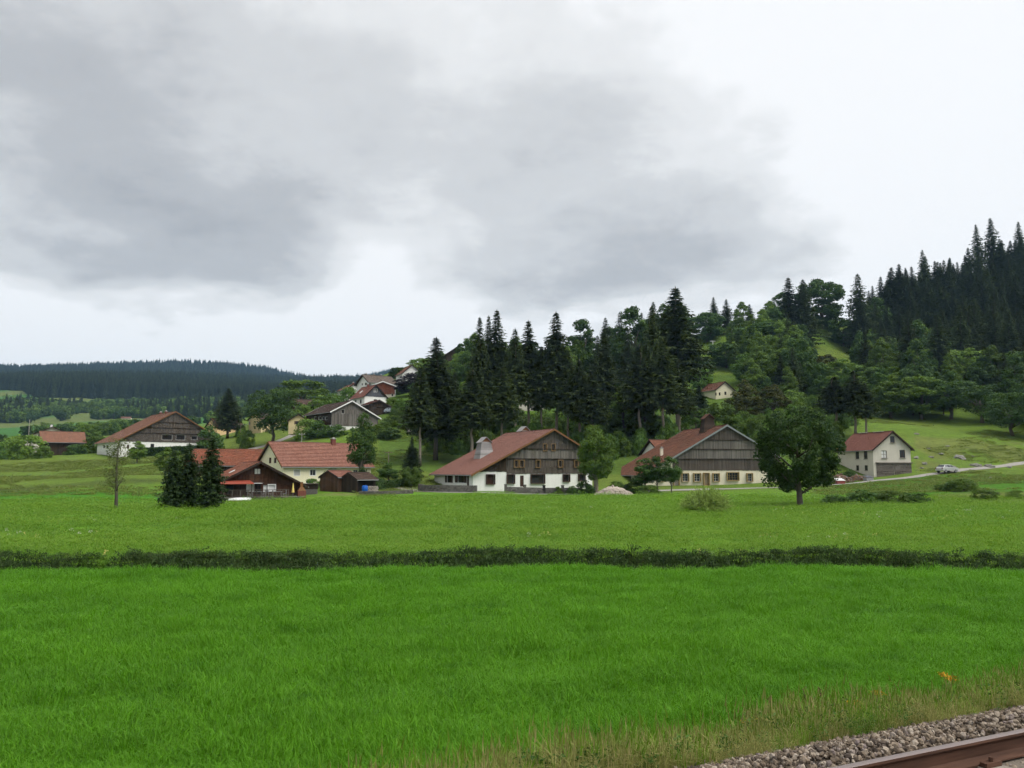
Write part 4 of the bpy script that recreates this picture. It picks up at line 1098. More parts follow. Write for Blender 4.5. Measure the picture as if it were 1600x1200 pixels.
def decid_mesh(seed, H=12., Rm=4.5, z0=.22, nclump=46, nleaf=130, leaf=.30, mat='mid_leaf', shape='round', clump=.30, trunk_r=.28, bark='bark', flat=1.0, inner=.35):
    rg = np.random.RandomState(seed); C, A, B = [], [], []
    zc0, zc1 = z0 * H, H; cen = np.array([0, 0, (zc0 + zc1) / 2])
    centres = []
    tries = 0
    while len(centres) < nclump and tries < 5000:
        tries += 1
        t = rg.rand()
        if shape == 'round': env = math.sqrt(max(0, 1 - (2 * t - 1) ** 2)) ** .75
        elif shape == 'oval': env = math.sin(math.pi * min(1, t ** .8)) ** .6
        elif shape == 'egg': env = math.sin(math.pi * t ** .62) ** .7
        elif shape == 'cone': env = (1 - t) ** .75 * min(1, t * 6 + .3)
        elif shape == 'dome': env = math.sqrt(max(0, 1 - t ** 2))
        else: env = 1.0
        if rg.rand() > env: continue
        rr = env * (inner + (1 - inner) * math.sqrt(rg.rand())) * Rm * (1 - clump * .6); th = rg.rand() * 6.283
        c = np.array([rr * math.cos(th), rr * math.sin(th), zc0 + (zc1 - zc0) * (.06 + .88 * t)])
        if any(np.linalg.norm(c - q) < Rm * clump * .42 for q in centres): continue
        centres.append(c)
    for c in centres:
        rc = Rm * clump * (.65 + .7 * rg.rand()); n = int(nleaf * (rc / (Rm * clump)) ** 1.6)
        d = unit(rg.normal(size=(n, 3)) + unit(c - cen)[None] * .55 + np.array([0, 0, .35]))
        p = c + d * rc * (.45 + .62 * rg.rand(n, 1)) * np.array([1, 1, .8 * flat])
        nrm = unit(d + rg.normal(size=(n, 3)) * .55)
        a = unit(np.cross(nrm, rg.normal(size=(n, 3)))); b = np.cross(nrm, a)
        s = leaf * (.6 + .8 * rg.rand(n, 1))
        C.append(p); A.append(a * s * .62); B.append(b * s * .40)
    V, Fc = rhombs(np.concatenate(C), np.concatenate(A), np.concatenate(B))
    crown = mesh_np('crown', V, Fc, [M[mat]])
    mb = MB(); zt = zc0 + (zc1 - zc0) * .45
    pts = [(0, 0, -.8), (0, 0, .25)] + [(rg.normal() * .12, rg.normal() * .12, .25 + (zt - .25) * i / 4) for i in range(1, 5)]
    mb.tube(pts, [trunk_r * 1.5, trunk_r * 1.05, trunk_r * .9, trunk_r * .78, trunk_r * .62, trunk_r * .4], 8)
    for c in centres[::max(1, len(centres) // 12)]:
        zs = zc0 * .8 + rg.rand() * (zt - zc0 * .8); zs = min(zs, c[2])
        mid = np.array([c[0] * .45, c[1] * .45, zs + (c[2] - zs) * .45 + .1])
        mb.tube([(0, 0, zs), tuple(mid), tuple(c)], [trunk_r * .42, trunk_r * .26, trunk_r * .06], 5)
    trunk = mb.mesh('trunk', [M[bark]], True)
    return crown, trunk, H, Rm

PR = {
 'sp_bare': [spruce_mesh(s, h0=.40, Rm=3.4) for s in (1, 2, 3)],
 'sp_mid': [spruce_mesh(s, h0=.2, Rm=3.6) for s in (4, 5)],
 'sp_full': [spruce_mesh(s, h0=.05, Rm=4.2, mat='fir_leaf') for s in (6, 7, 8)],
 'sp_col': [spruce_mesh(s, H=16., Rm=2.5, h0=.05, mat='fir_leaf', power=.5, step=.34, ragged=.35) for s in (12, 13, 14)],
 'sp_hill': [spruce_mesh(s, h0=.05, Rm=3.8, step=.5, nb=6, ragged=.42) for s in (9, 10, 11)],
 'round_dark': [decid_mesh(s, mat='dark_leaf', nclump=52) for s in (21, 22)],
 'round_low': [decid_mesh(s, mat='dark_leaf', z0=.04, clump=.25, nclump=75, nleaf=125, leaf=.40, trunk_r=.2) for s in (19, 20)],
 'round_mid': [decid_mesh(s, mat='mid_leaf', z0=.10, clump=.26, nclump=60, nleaf=120, leaf=.38) for s in (23, 24, 25)],
 'round_light': [decid_mesh(s, mat='light_leaf', z0=.10, clump=.26, nclump=60, nleaf=120, leaf=.36) for s in (26, 27)],
 'tall_mid': [decid_mesh(s, H=18, Rm=4.2, mat='mid_leaf', shape='egg', nclump=70, z0=.14, leaf=.38, clump=.27) for s in (28, 29)],
 'tall_dark': [decid_mesh(s, H=18, Rm=4.2, mat='dark_leaf', shape='egg', nclump=70, z0=.12, leaf=.38, clump=.27) for s in (30, 31)],
 'olive': [decid_mesh(s, H=14, Rm=4.4, mat='olive_leaf', shape='egg', nclump=60, z0=.10, clump=.24, leaf=.34) for s in (32, 33)],
 'purple': [decid_mesh(35, H=14, Rm=4.4, mat='purple_leaf', shape='egg', nclump=60, z0=.08, leaf=.34)],
 'big': [decid_mesh(36, H=10., Rm=4.0, mat='dark_leaf', shape='round', nclump=150, nleaf=150, z0=.13, leaf=.20, clump=.19, trunk_r=.27)],
 'pollard': [decid_mesh(37, H=11, Rm=3.2, mat='mid_leaf', shape='oval', nclump=90, nleaf=190, z0=.16, leaf=.22, clump=.30, trunk_r=.42, bark='bark_pale', inner=.3)],
 'pollard_dark': [decid_mesh(38, H=11, Rm=2.6, mat='dark_leaf', shape='oval', nclump=48, nleaf=150, z0=.16, leaf=.24, clump=.36, trunk_r=.38, inner=.1)],
 'small': [decid_mesh(s, H=6, Rm=1.6, mat='dark_leaf', shape='egg', nclump=34, nleaf=110, z0=.22, leaf=.19, clump=.36, trunk_r=.09, inner=.1) for s in (39, 40)],
 'shrub_dark': [decid_mesh(s, H=3, Rm=2., mat='dark_leaf', shape='dome', nclump=34, nleaf=110, z0=-.12, leaf=.20, clump=.34, trunk_r=.06, inner=.1) for s in (41, 42)],
 'shrub_mid': [decid_mesh(s, H=3, Rm=2., mat='mid_leaf', shape='dome', nclump=34, nleaf=110, z0=-.12, leaf=.20, clump=.34, trunk_r=.06, inner=.1) for s in (43, 44)],
 'shrub_light': [decid_mesh(s, H=3, Rm=2., mat='light_leaf', shape='dome', nclump=34, nleaf=110, z0=-.12, leaf=.20, clump=.34, trunk_r=.06, inner=.1) for s in (45, 46)],
 'clipped': [decid_mesh(47, H=3, Rm=1.9, mat='mid_leaf', shape='round', nclump=70, nleaf=110, z0=-.08, leaf=.15, clump=.24, trunk_r=.06, inner=.6)],
}
def willow_mesh(seed=51, H=2.0, Rm=2.0):
    rg = np.random.RandomState(seed); C, A, B = [], [], []; mb = MB()
    for i in range(420):
        th = rg.rand() * 6.283; sp = rg.rand() ** .6 * 1.15; ln = 1.5 + rg.rand() * .75
        out = np.array([math.cos(th) * math.sin(sp), math.sin(th) * math.sin(sp), math.cos(sp)])
        base = np.array([math.cos(th), math.sin(th), 0]) * rg.rand() * .5
        f = np.linspace(.15, 1, 22)[:, None]
        p = base + out * ln * f + np.array([0, 0, -.28]) * f ** 2 * ln * math.sin(sp)
        if i % 3 == 0: mb.tube([tuple(p[0]), tuple(p[10]), tuple(p[-1])], [.014, .01, .004], 3)
        d = unit(out[None] + rg.normal(size=(22, 3)) * .5); w = unit(np.cross(d, rg.normal(size=(22, 3))))
        C.append(p + rg.normal(size=(22, 3)) * .05); A.append(d * .12); B.append(w * .042)
    V, Fc = rhombs(np.concatenate(C), np.concatenate(A), np.concatenate(B))
    return mesh_np('crown', V, Fc, [M['willow_leaf']]), mb.mesh('trunk', [M['bark']]), H, Rm
PR['willow'] = [willow_mesh()]
def sparse_mesh(seed=61):
    rg = np.random.RandomState(seed); mb = MB(); C, A, B = [], [], []
    H = 6.5
    tr = [(0, 0, -.6), (.02, 0, 1.2), (.08, .05, 2.4), (.05, .1, 3.8), (.12, 0, 5.2), (.16, 0, 6.4)]
    mb.tube(tr, [.20, .15, .14, .11, .07, .02], 7)
    limbs = [[(0, 0, 1.6), (-.35, .1, 2.1), (-.85, .1, 2.55), (-.95, .1, 3.0)]]
    for i in range(26):
        z = 1.7 + 4.5 * rg.rand(); th = rg.rand() * 6.28; l = (.5 + rg.rand() * 1.0) * (1 - .5 * abs(z - 3.8) / 3.8)
        limbs.append([(.05, 0, z), (.05 + math.cos(th) * l * .6, math.sin(th) * l * .6, z + .15 * l), (.05 + math.cos(th) * l, math.sin(th) * l, z + l * (.1 + .6 * rg.rand()))])
    for j, lb in enumerate(limbs):
        mb.tube(lb, [.075, .06, .05, .02] if j == 0 else [.03, .02, .006], 4)
        for q in lb[1:]:
            n = rg.randint(14, 52); p = np.array(q) + rg.normal(size=(n, 3)) * .25
            d = unit(rg.normal(size=(n, 3))); w = unit(np.cross(d, rg.normal(size=(n, 3)))); s = .055 + .05 * rg.rand(n, 1)
            C.append(p); A.append(d * s); B.append(w * s * .55)
    V, Fc = rhombs(np.concatenate(C), np.concatenate(A), np.concatenate(B))
    return mesh_np('crown', V, Fc, [M['sparse_leaf']]), mb.mesh('trunk', [M['bark']], True), H, 1.5
PR['sparse'] = [sparse_mesh()]

_trng = random.Random(77)
def tree(kind, name, px, Y, top, wpx, label, cat='tree', group=None, base=None, Xoff=0.):
    g = ground_at(px, Y) if base is None else at(px, base, Y)
    v = PR[kind]; crown, trunk, H, Rm = v[_trng.randrange(len(v))]
    h = at(px, top, Y).z - g.z
    e = empty(name, g, _trng.uniform(0, 6.28)); tag(e, label, cat, group)
    wpx = min(wpx, h / (.62 if cat == 'tree' else .36) * F / Y)
    sx = wpx * Y / F / (2 * Rm) * (1.28 if kind.startswith('sp_') else 1.08); sz = h / H
    e.scale = (sx, sx, sz)
    link('trunk', trunk, e); link('crown', crown, e)
    return e
SG = 'spruces behind the white farmhouse'
for a in (
 (656, 166, 572, 52, 'sp_bare', 'spruce with long bare pale trunk, leftmost of the row behind white farmhouse'),
 (680, 173, 526, 86, 'sp_mid', 'tall dark spruce with pointed top, standing alone left of the spruce group'),
 (737, 168, 577, 62, 'sp_bare', 'shorter bare trunked spruce in front, left of the farmhouse chimney'),
 (749, 192, 494, 48, 'sp_mid', 'spruce with the left one of three touching tops above the farmhouse'),
 (763, 197, 492, 42, 'sp_mid', 'slim spruce with the middle one of three touching tops above the farmhouse'),
 (776, 196, 483, 64, 'sp_mid', 'tallest broad spruce, right one of three touching tops above the farmhouse'),
 (784, 172, 565, 60, 'sp_bare', 'shorter bluish spruce in front, directly above the farmhouse front chimney'),
 (805, 186, 512, 46, 'sp_bare', 'spruce with slim top between the two taller spruces above the farmhouse roof'),
 (826, 190, 500, 56, 'sp_bare', 'tall spruce with open ragged top above the farmhouse rear chimney'),
 (846, 188, 540, 46, 'sp_bare', 'lower spruce just left of the slender pointed spruce above the gable'),
 (870, 188, 486, 60, 'sp_bare', 'slender sharply pointed spruce rising above the farmhouse gable peak'),
 (888, 186, 545, 48, 'sp_bare', 'lower spruce just right of the slender pointed spruce above the gable'),
 (906, 183, 560, 52, 'sp_bare', 'low dark spruce above the right end of the farmhouse gable'),
 (926, 180, 577, 54, 'sp_bare', 'lowest spruce of the row, above the pollarded tree'),
 (946, 196, 512, 52, 'sp_mid', 'dark spruce between the pale tall tree and the broad leafy tree'),
 (1000, 184, 538, 64, 'sp_bare', 'dense dark spruce in front of the broad leafy treetop'),
 (1022, 190, 476, 44, 'sp_bare', 'thin ragged spruce left of the biggest spruce on the skyline'),
 (1038, 182, 530, 60, 'sp_bare', 'dark spruce with bare trunk, below left of the biggest skyline spruce'),
 (1060, 197, 447, 92, 'sp_bare', 'biggest broad spruce on the skyline above the old farmhouse roof'),
 (1062, 184, 560, 50, 'sp_bare', 'low dark spruce under the biggest skyline spruce'),
 (710, 185, 580, 46, 'sp_mid', 'dark spruce half hidden between the lone spruce and the group of three'),
): tree(a[4], 'spruce_tree', a[0], a[1], a[2], a[3], a[5], group=SG)
SG = 'bare trunked spruces behind the big round tree'
for a in (
 (1307, 186, 588, 60, 'left one of three bare trunked spruces right of the big round tree'),
 (1337, 182, 578, 52, 'middle one of three bare trunked spruces right of the big round tree'),
 (1354, 178, 598, 46, 'right one of three bare trunked spruces, nearest the pale house roof'),
): tree('sp_bare', 'spruce_tree', a[0], a[1], a[2], a[3], a[4], group=SG)
for a in (
 (643, 150, 682, 32, 'sp_full', 'small young spruce on the grass slope left of the white farmhouse'),
 (1093, 215, 602, 44, 'sp_full', 'dark spruce in front of the cream hillside house'),
 (355, 262, 606, 48, 'sp_mid', 'tall spruce standing by the peach house at the roadside'),
 (268, 79, 700, 30, 'sp_col', 'left and smallest of the three dense spruces beside the chalet'),
 (292, 80, 691, 32, 'sp_col', 'middle one of the three dense spruces beside the chalet'),
 (328, 79, 680, 38, 'sp_col', 'right and tallest of the three dense spruces beside the chalet'),
): tree(a[4], 'spruce_tree', a[0], a[1], a[2], a[3], a[5])
SG = 'conifers along the hill skyline'
for a in (
 (1116, 352, 464, 26, 'left one of a pair of small skyline spruces above the grassy clearing'),
 (1136, 350, 467, 27, 'right one of a pair of small skyline spruces above the grassy clearing'),
 (1160, 352, 490, 16, 'tiny skyline spruce left of the short broad one'),
 (1172, 352, 475, 24, 'short broad skyline spruce right of the pair above the clearing'),
 (1235, 325, 433, 54, 'left one of two tall dark spruces before the round hilltop tree'),
 (1258, 325, 436, 50, 'right one of two tall dark spruces before the round hilltop tree'),
 (1345, 332, 427, 54, 'tall isolated conical spruce on the skyline right of the round hilltop tree'),
 (1397, 352, 417, 44, 'left one of two overlapping skyline spruces right of the isolated conical one'),
 (1409, 352, 412, 42, 'right one of two overlapping skyline spruces right of the isolated conical one'),
 (1446, 368, 390, 34, 'slim skyline spruce standing at left end of the dark hill forest'),
 (1488, 372, 402, 28, 'lower skyline spruce, first of three low tops in the hill forest'),
 (1499, 374, 409, 24, 'lower skyline spruce, smallest of three low tops in the hill forest'),
 (1512, 372, 398, 30, 'lower skyline spruce, last of three low tops before the tall pair'),
 (1531, 380, 350, 34, 'left one of the two highest spruces of the hill forest'),
 (1554, 380, 340, 42, 'right one of the two highest spruces, top of the whole hill forest'),
 (1597, 380, 346, 34, 'spruce top at the right edge of the picture in the hill forest'),
 (1578, 372, 395, 40, 'dark spruce between the highest pair and the right edge'),
 (1470, 365, 420, 40, 'dark spruce in the hill forest below the slim skyline spruce'),
 (1520, 358, 425, 46, 'dark spruce in front of the highest pair in the hill forest'),
 (1560, 350, 440, 50, 'broad dark spruce below the highest pair in the hill forest'),
 (1428, 362, 432, 40, 'dark low spruce between overlapping pair and slim skyline spruce'),
): tree('sp_hill', 'spruce_tree', a[0], a[1], a[2], a[3], a[4], group=SG)
for a in (
 (912, 262, 493, 64, 'tall_dark', 'pale green tall leafy tree on the skyline between spruces'),
 (990, 265, 473, 70, 'tall_dark', 'broad leafy treetop on the skyline left of the biggest spruce'),
 (952, 300, 508, 46, 'tall_dark', 'small leafy crown on the skyline between two taller leafy trees'),
 (690, 300, 562, 44, 'round_mid', 'green tree on the crest between the tall white house and the hilltop chalet'),
 (662, 288, 580, 36, 'round_dark', 'dark tree behind the lone tall spruce on the village crest'),
 (622, 300, 574, 30, 'round_dark', 'dark tree between the upper grey roofed house and the tall white house'),
 (655, 305, 560, 40, 'round_mid', 'green tree behind the tall white village house'),
 (742, 345, 527, 50, 'round_mid', 'low leafy crown on the hilltop behind the brown roofed chalet'),
 (1105, 342, 490, 56, 'round_dark', 'rounded leafy tree beside the biggest spruce, left of the clearing'),
 (1285, 345, 437, 76, 'round_dark', 'large round dark tree on the hilltop skyline'),
 (1222, 334, 452, 36, 'tall_dark', 'narrow leafy tree left of the two tall spruces on the hill'),
 (1205, 338, 470, 44, 'tall_dark', 'sparse skyline tree left of the narrow leafy one'),
 (1318, 335, 497, 46, 'round_dark', 'low bushy tree under the round hilltop tree'),
 (1372, 342, 462, 40, 'tall_dark', 'thin leafy tree between the isolated spruce and the overlapping pair'),
 (1190, 312, 503, 100, 'round_dark', 'wide rounded tree right of the grassy clearing'),
 (1135, 300, 536, 76, 'round_dark', 'dark rounded tree at the bottom of the grassy clearing'),
 (1170, 272, 553, 52, 'round_light', 'small bright green tree above the cream hillside house'),
 (1226, 264, 545, 84, 'round_mid', 'large mid green tree above the brownish pair of limes'),
 (1292, 280, 552, 52, 'olive', 'yellowish tree below the grassy patch on the hill'),
 (1312, 262, 562, 84, 'round_mid', 'broad green tree below the isolated conical spruce'),
 (1268, 250, 590, 70, 'round_mid', 'green tree between the brownish limes and the bare trunked spruces'),
 (1165, 206, 592, 60, 'olive', 'left one of two brownish green limes behind the old farmhouse'),
 (1207, 208, 598, 58, 'olive', 'right one of two brownish green limes behind the old farmhouse'),
 (1093, 285, 560, 50, 'round_dark', 'dark small tree on the left edge of the clearing'),
 (1092, 262, 575, 44, 'round_light', 'light green small tree above the dark hillside spruce'),
 (975, 192, 604, 66, 'tall_mid', 'light drooping tree behind the old farmhouse annex'),
 (1008, 188, 618, 52, 'tall_mid', 'green tree behind the left slope of the old farmhouse roof'),
 (1088, 196, 636, 44, 'round_light', 'bright green young tree behind the old farmhouse tall chimney'),
 (1126, 200, 628, 48, 'round_mid', 'green tree just right of the old farmhouse tall chimney'),
 (1240, 215, 610, 60, 'round_mid', 'green tree directly behind the big round meadow tree'),
 (1380, 240, 568, 76, 'round_mid', 'broad green tree at the left end of the slope wood edge'),
 (1392, 222, 596, 70, 'round_mid', 'rounded tree on the wood edge above the pale house'),
 (1440, 222, 588, 78, 'round_mid', 'rounded tree on the wood edge right of the pale house'),
 (1486, 220, 594, 80, 'round_dark', 'dark rounded tree on the wood edge above the lane car'),
 (1535, 212, 600, 84, 'round_dark', 'broad dark tree low on the wood edge at right'),
 (1582, 192, 612, 80, 'round_dark', 'lowest dark tree of the wood edge near the right picture border'),
 (1640, 186, 610, 90, 'round_dark', 'dark wood edge tree cut by the right picture border'),
 (1415, 262, 552, 80, 'round_mid', 'bright mid slope tree above the wood edge, left of centre'),
 (1464, 262, 545, 80, 'round_mid', 'large bright tree in the middle of the right hand slope wood'),
 (1512, 256, 545, 80, 'round_mid', 'bright tree right of centre in the slope wood'),
 (1562, 240, 555, 84, 'round_dark', 'broad tree in the slope wood near the right picture border'),
 (1610, 236, 548, 90, 'round_dark', 'slope wood tree touching the right picture border'),
 (1432, 302, 508, 54, 'olive', 'yellow green tree among the dark hill forest spruces'),
 (1466, 302, 520, 56, 'tall_mid', 'tall pale tree beside the yellow green one in the hill forest'),
 (1386, 300, 526, 60, 'round_mid', 'green tree below the overlapping skyline spruces'),
 (1512, 310, 500, 60, 'tall_dark', 'dark leafy tree in the hill forest under the highest pair'),
 (1560, 305, 495, 70, 'tall_dark', 'dark leafy tree high in the forest near the right border'),
 (425, 232, 607, 76, 'round_dark', 'broad dark roadside tree above the cream house roof'),
 (470, 292, 594, 88, 'round_mid', 'wide bright green tree on the skyline left of the village'),
 (436, 302, 612, 60, 'round_mid', 'green tree behind the broad roadside tree'),
 (646, 262, 582, 60, 'purple', 'dark purple leaved tree beside the tall white village house'),
 (138, 300, 663, 32, 'round_mid', 'small round tree between the far left barn and the big barn farmhouse'),
 (264, 148, 700, 42, 'round_mid', 'small leafy tree just behind the smallest chalet spruce'),
 (214, 190, 688, 26, 'tall_mid', 'thin young tree in front of the big barn farmhouse'),
 (607, 146, 722, 34, 'small', 'small garden tree between the dark shed and the round clipped bush'),
): tree('round_low' if a[4] == 'round_dark' and a[1] > 235 else a[4], 'leafy_tree', a[0], a[1], a[2], a[3], a[5], group='leafy trees on the hillside' if a[1] > 180 else None)
tree('big', 'leafy_tree', 1250, 86, 634, 124, 'big dark round crowned tree standing alone in the meadow at right')
tree('pollard', 'leafy_tree', 931, 131, 662, 56, 'leafy pollarded tree with pale leaning trunk in front of the white farmhouse')
tree('pollard_dark', 'leafy_tree', 563, 138, 642, 42, 'tall pollarded tree in front of the right end of the cream house')
tree('small', 'leafy_tree', 1008, 134, 716, 40, 'left one of three small trees before the old farmhouse', group='small trees before the old farmhouse')
tree('small', 'leafy_tree', 1027, 133, 712, 36, 'middle one of three small trees before the old farmhouse', group='small trees before the old farmhouse')
tree('small', 'leafy_tree', 1049, 134, 712, 31, 'right one of three small trees before the old farmhouse', group='small trees before the old farmhouse')
tree('sparse', 'leafy_tree', 181, 77.5, 686, 44, 'thin half bare tree standing alone in the left meadow')
tree('willow', 'willow_shrub', 1103, 73, 762, 74, 'pale green rounded willow shrub in the meadow before the old farmhouse', 'shrub')
tree('clipped', 'bush', 643, 144, 730, 30, 'round clipped dark green bush at the farmhouse drive', 'bush')
for a in (
 (480, 208, 655, 40, 'shrub_mid', 'green bush left of the long dark timber farmhouse wall'),
 (503, 205, 658, 44, 'shrub_dark', 'dark bush under the white base of the long timber farmhouse'),
 (524, 203, 664, 38, 'shrub_dark', 'low bush at the front corner of the long timber farmhouse'),
 (596, 200, 660, 36, 'shrub_mid', 'green bush right of the long timber farmhouse gable'),
 (616, 214, 650, 40, 'shrub_mid', 'bush below the parked white car on the slope'),
 (640, 212, 646, 42, 'shrub_light', 'light green bush left of the leftmost bare spruce trunk'),
 (608, 198, 670, 40, 'shrub_dark', 'dark low bush in the middle of the village grass slope'),
 (668, 205, 655, 42, 'shrub_mid', 'bush behind the leftmost bare spruce trunk'),
 (520, 266, 614, 46, 'shrub_light', 'bright green bush above the long timber farmhouse roof'),
 (544, 276, 606, 34, 'shrub_light', 'bright bush left of the slate gabled house'),
 (500, 266, 620, 44, 'shrub_mid', 'green bush right of the brown roofed barn'),
 (474, 258, 634, 44, 'shrub_mid', 'green bush below the brown roofed barn'),
 (622, 276, 604, 34, 'shrub_dark', 'dark bush right of the brick red annex'),
 (612, 246, 622, 26, 'shrub_mid', 'bush right of the slate gabled house'),
 (556, 236, 634, 24, 'shrub_mid', 'small bush left of the dark garage'),
 (118, 242, 692, 34, 'shrub_dark', 'dark round bush at the right end of the far left barn'),
 (150, 250, 682, 46, 'shrub_mid', 'large green bush between the far left barn and the barn farmhouse'),
 (40, 226, 680, 62, 'shrub_mid', 'broad bush hiding the left part of the far left farmhouse'),
 (12, 230, 688, 44, 'shrub_light', 'light bush at the left border of the picture'),
 (66, 224, 697, 30, 'shrub_mid', 'low bush in front of the far left barn corner'),
 (916, 130, 752, 34, 'shrub_dark', 'dark bush left of the pollarded tree trunk'),
 (964, 134, 752, 30, 'shrub_mid', 'bush right of the pollarded tree trunk'),
 (986, 135, 752, 40, 'shrub_dark', 'dark bush behind the rubble heap'),
 (1012, 130, 758, 40, 'shrub_mid', 'low bush under the small trees before the old farmhouse'),
 (872, 134, 761, 16, 'shrub_mid', 'small garden bush behind the low stone wall, right of the door'),
 (895, 134, 759, 18, 'shrub_light', 'pale garden bush behind the right end of the low stone wall'),
 (508, 141, 737, 22, 'shrub_mid', 'round green bush under the cream house windows'),
 (488, 140, 748, 22, 'shrub_light', 'yellowish hedge bush under the cream house windows'),
 (588, 140, 742, 34, 'shrub_dark', 'dark bush right of the dark shed'),
 (726, 164, 716, 26, 'shrub_mid', 'bright bush behind the left end of the farmhouse roof'),
 (1325, 152, 734, 30, 'shrub_dark', 'dark bush at the left corner of the pale house'),
 (1346, 92, 766, 60, 'shrub_dark', 'low dark bush in the ditch right of the big round tree'),
 (1303, 90, 771, 44, 'shrub_dark', 'low ditch bush just right of the big tree trunk'),
 (1390, 94, 767, 60, 'shrub_mid', 'low ditch bush below the pale house'),
 (1430, 95, 768, 48, 'shrub_dark', 'low dark ditch bush left of the rough grass'),
 (1505, 116, 748, 44, 'shrub_mid', 'low bush patch in the field below the car'),
 (1480, 118, 753, 34, 'shrub_dark', 'dark low bush patch below left of the car'),
 (1540, 100, 766, 48, 'shrub_mid', 'rough green bush near the right border of the meadow'),
 (1588, 102, 766, 44, 'shrub_mid', 'rough bush at the right picture border above the meadow'),
 (330, 232, 668, 44, 'shrub_dark', 'dark bush below the peach house'),
 (385, 232, 672, 26, 'shrub_mid', 'bush beside the village road bend'),
): tree(a[4], 'bush', a[0], a[1], a[2], a[3], a[5], 'bush')

def hedge(pa, pb, w, h, label, mat='dark_leaf', seed=5, lf=.16):
    a = ground_at(*pa); b = ground_at(*pb); L_ = (b - a).length; rg = np.random.RandomState(seed)
    n = int(L_ * (w + 2 * h) * 70)
    e = empty('hedge', a, math.atan2(b.y - a.y, b.x - a.x)); tag(e, label, 'hedge')
    u = rg.rand(n); x = u * L_; slope = (b.z - a.z)
    k = rg.rand(n) * (w + 2 * h); y = np.where(k < h, -w / 2, np.where(k < h + w, k - h - w / 2, w / 2)); z = np.where(k < h, k, np.where(k < h + w, h, k - h - w))
    c = np.stack([x, y, z + u * slope], 1) + rg.normal(size=(n, 3)) * .09
    d = unit(rg.normal(size=(n, 3))); q = unit(np.cross(d, rg.normal(size=(n, 3))))
    V, Fc = rhombs(c, d * lf, q * lf * .62)
    link('foliage', mesh_np('foliage', V, Fc, [M[mat]]), e)
    mb = MB()
    for i in range(int(L_ / .8)):
        mb.tube([(i * .8 + .4, 0, slope * (i * .8) / L_ - .3), (i * .8 + .4, rg.normal() * .1, slope * i * .8 / L_ + h * .8)], [.03, .015], 4)
    mb.build('stems', M['bark'], e)
hedge((205, 219), (322, 216), 1.4, 2.0, 'long clipped dark hedge below the big barn farmhouse', lf=.34)
hedge((592, 139), (642, 146), .9, 1.1, 'low clipped hedge behind the small garden tree by the drive', seed=8)
hedge((660, 138), (690, 133), .7, .55, 'low green hedge on the stone wall left of the white farmhouse', 'mid_leaf', 9)

# ---------------------------------------------------------------- scattered stuff
def scatter(name, P_, rot, scl, protos, label=None, cat=None, idx=None, seed=0):
    rg = np.random.RandomState(seed); n = len(P_)
    me = bpy.data.meshes.new(name); me.vertices.add(n); me.vertices.foreach_set('co', np.asarray(P_, np.float32).ravel())
    for nm, ty, key, arr in (('rot', 'FLOAT_VECTOR', 'vector', rot), ('scl', 'FLOAT_VECTOR', 'vector', scl)):
        at_ = me.attributes.new(nm, ty, 'POINT'); at_.data.foreach_set(key, np.asarray(arr, np.float32).ravel())
    at_ = me.attributes.new('idx', 'INT', 'POINT'); at_.data.foreach_set('value', (rg.randint(0, len(protos), n) if idx is None else idx).astype(np.int32))
    o = link(name, me); tag(o, label, cat, kind='stuff')
    ng = bpy.data.node_groups.new(name, 'GeometryNodeTree')
    ng.interface.new_socket('Geometry', in_out='INPUT', socket_type='NodeSocketGeometry'); ng.interface.new_socket('Geometry', in_out='OUTPUT', socket_type='NodeSocketGeometry')
    gi = ng.nodes.new('NodeGroupInput'); go = ng.nodes.new('NodeGroupOutput'); ip = ng.nodes.new('GeometryNodeInstanceOnPoints'); jn = ng.nodes.new('GeometryNodeJoinGeometry')
    for p in protos:
        oi = ng.nodes.new('GeometryNodeObjectInfo'); oi.inputs['Object'].default_value = p; oi.inputs['As Instance'].default_value = True
        ng.links.new(oi.outputs['Geometry'], jn.inputs[0])
    def na(nm, ty):
        x = ng.nodes.new('GeometryNodeInputNamedAttribute'); x.data_type = ty; x.inputs['Name'].default_value = nm; return x.outputs['Attribute']
    ng.links.new(gi.outputs[0], ip.inputs['Points']); ng.links.new(jn.outputs[0], ip.inputs['Instance'])
    ip.inputs['Pick Instance'].default_value = True
    ng.links.new(na('idx', 'INT'), ip.inputs['Instance Index']); ng.links.new(na('rot', 'FLOAT_VECTOR'), ip.inputs['Rotation']); ng.links.new(na('scl', 'FLOAT_VECTOR'), ip.inputs['Scale'])
    ng.links.new(ip.outputs[0], go.inputs[0])
    md = o.modifiers.new('scatter', 'NODES'); md.node_group = ng
    return o
def proto(me): return bpy.data.objects.new('proto_' + me.name, me)      # never linked: only a mesh source for the scatter
def merged(cr, tr):
    """crown and trunk of a shared tree as one mesh"""
    def arr(me):
        v = np.empty(len(me.vertices) * 3, np.float32); me.vertices.foreach_get('co', v); return v.reshape(-1, 3), [tuple(p.vertices) for p in me.polygons]
    v1, f1 = arr(cr); v2, f2 = arr(tr)
    me = bpy.data.meshes.new('wood_tree'); me.from_pydata(np.concatenate([v1, v2]).tolist(), [], f1 + [tuple(i + len(v1) for i in f) for f in f2])
    me.materials.append(cr.materials[0]); me.materials.append(tr.materials[0])
    me.polygons.foreach_set('material_index', [0] * len(f1) + [1] * len(f2)); me.update(); return me
def rz_only(rg, n, tilt=0.):
    return np.stack([rg.normal(size=n) * tilt, rg.normal(size=n) * tilt, rg.rand(n) * 6.283], 1)
def px_of(X, Y, Z): return 800 + F * X / (Y * CP + (Z - CAMZ) * SP)
def py_of(X, Y, Z): 
    d = Y * CP + (Z - CAMZ) * SP; return 600 - F * ((Z - CAMZ) * CP - Y * SP) / d

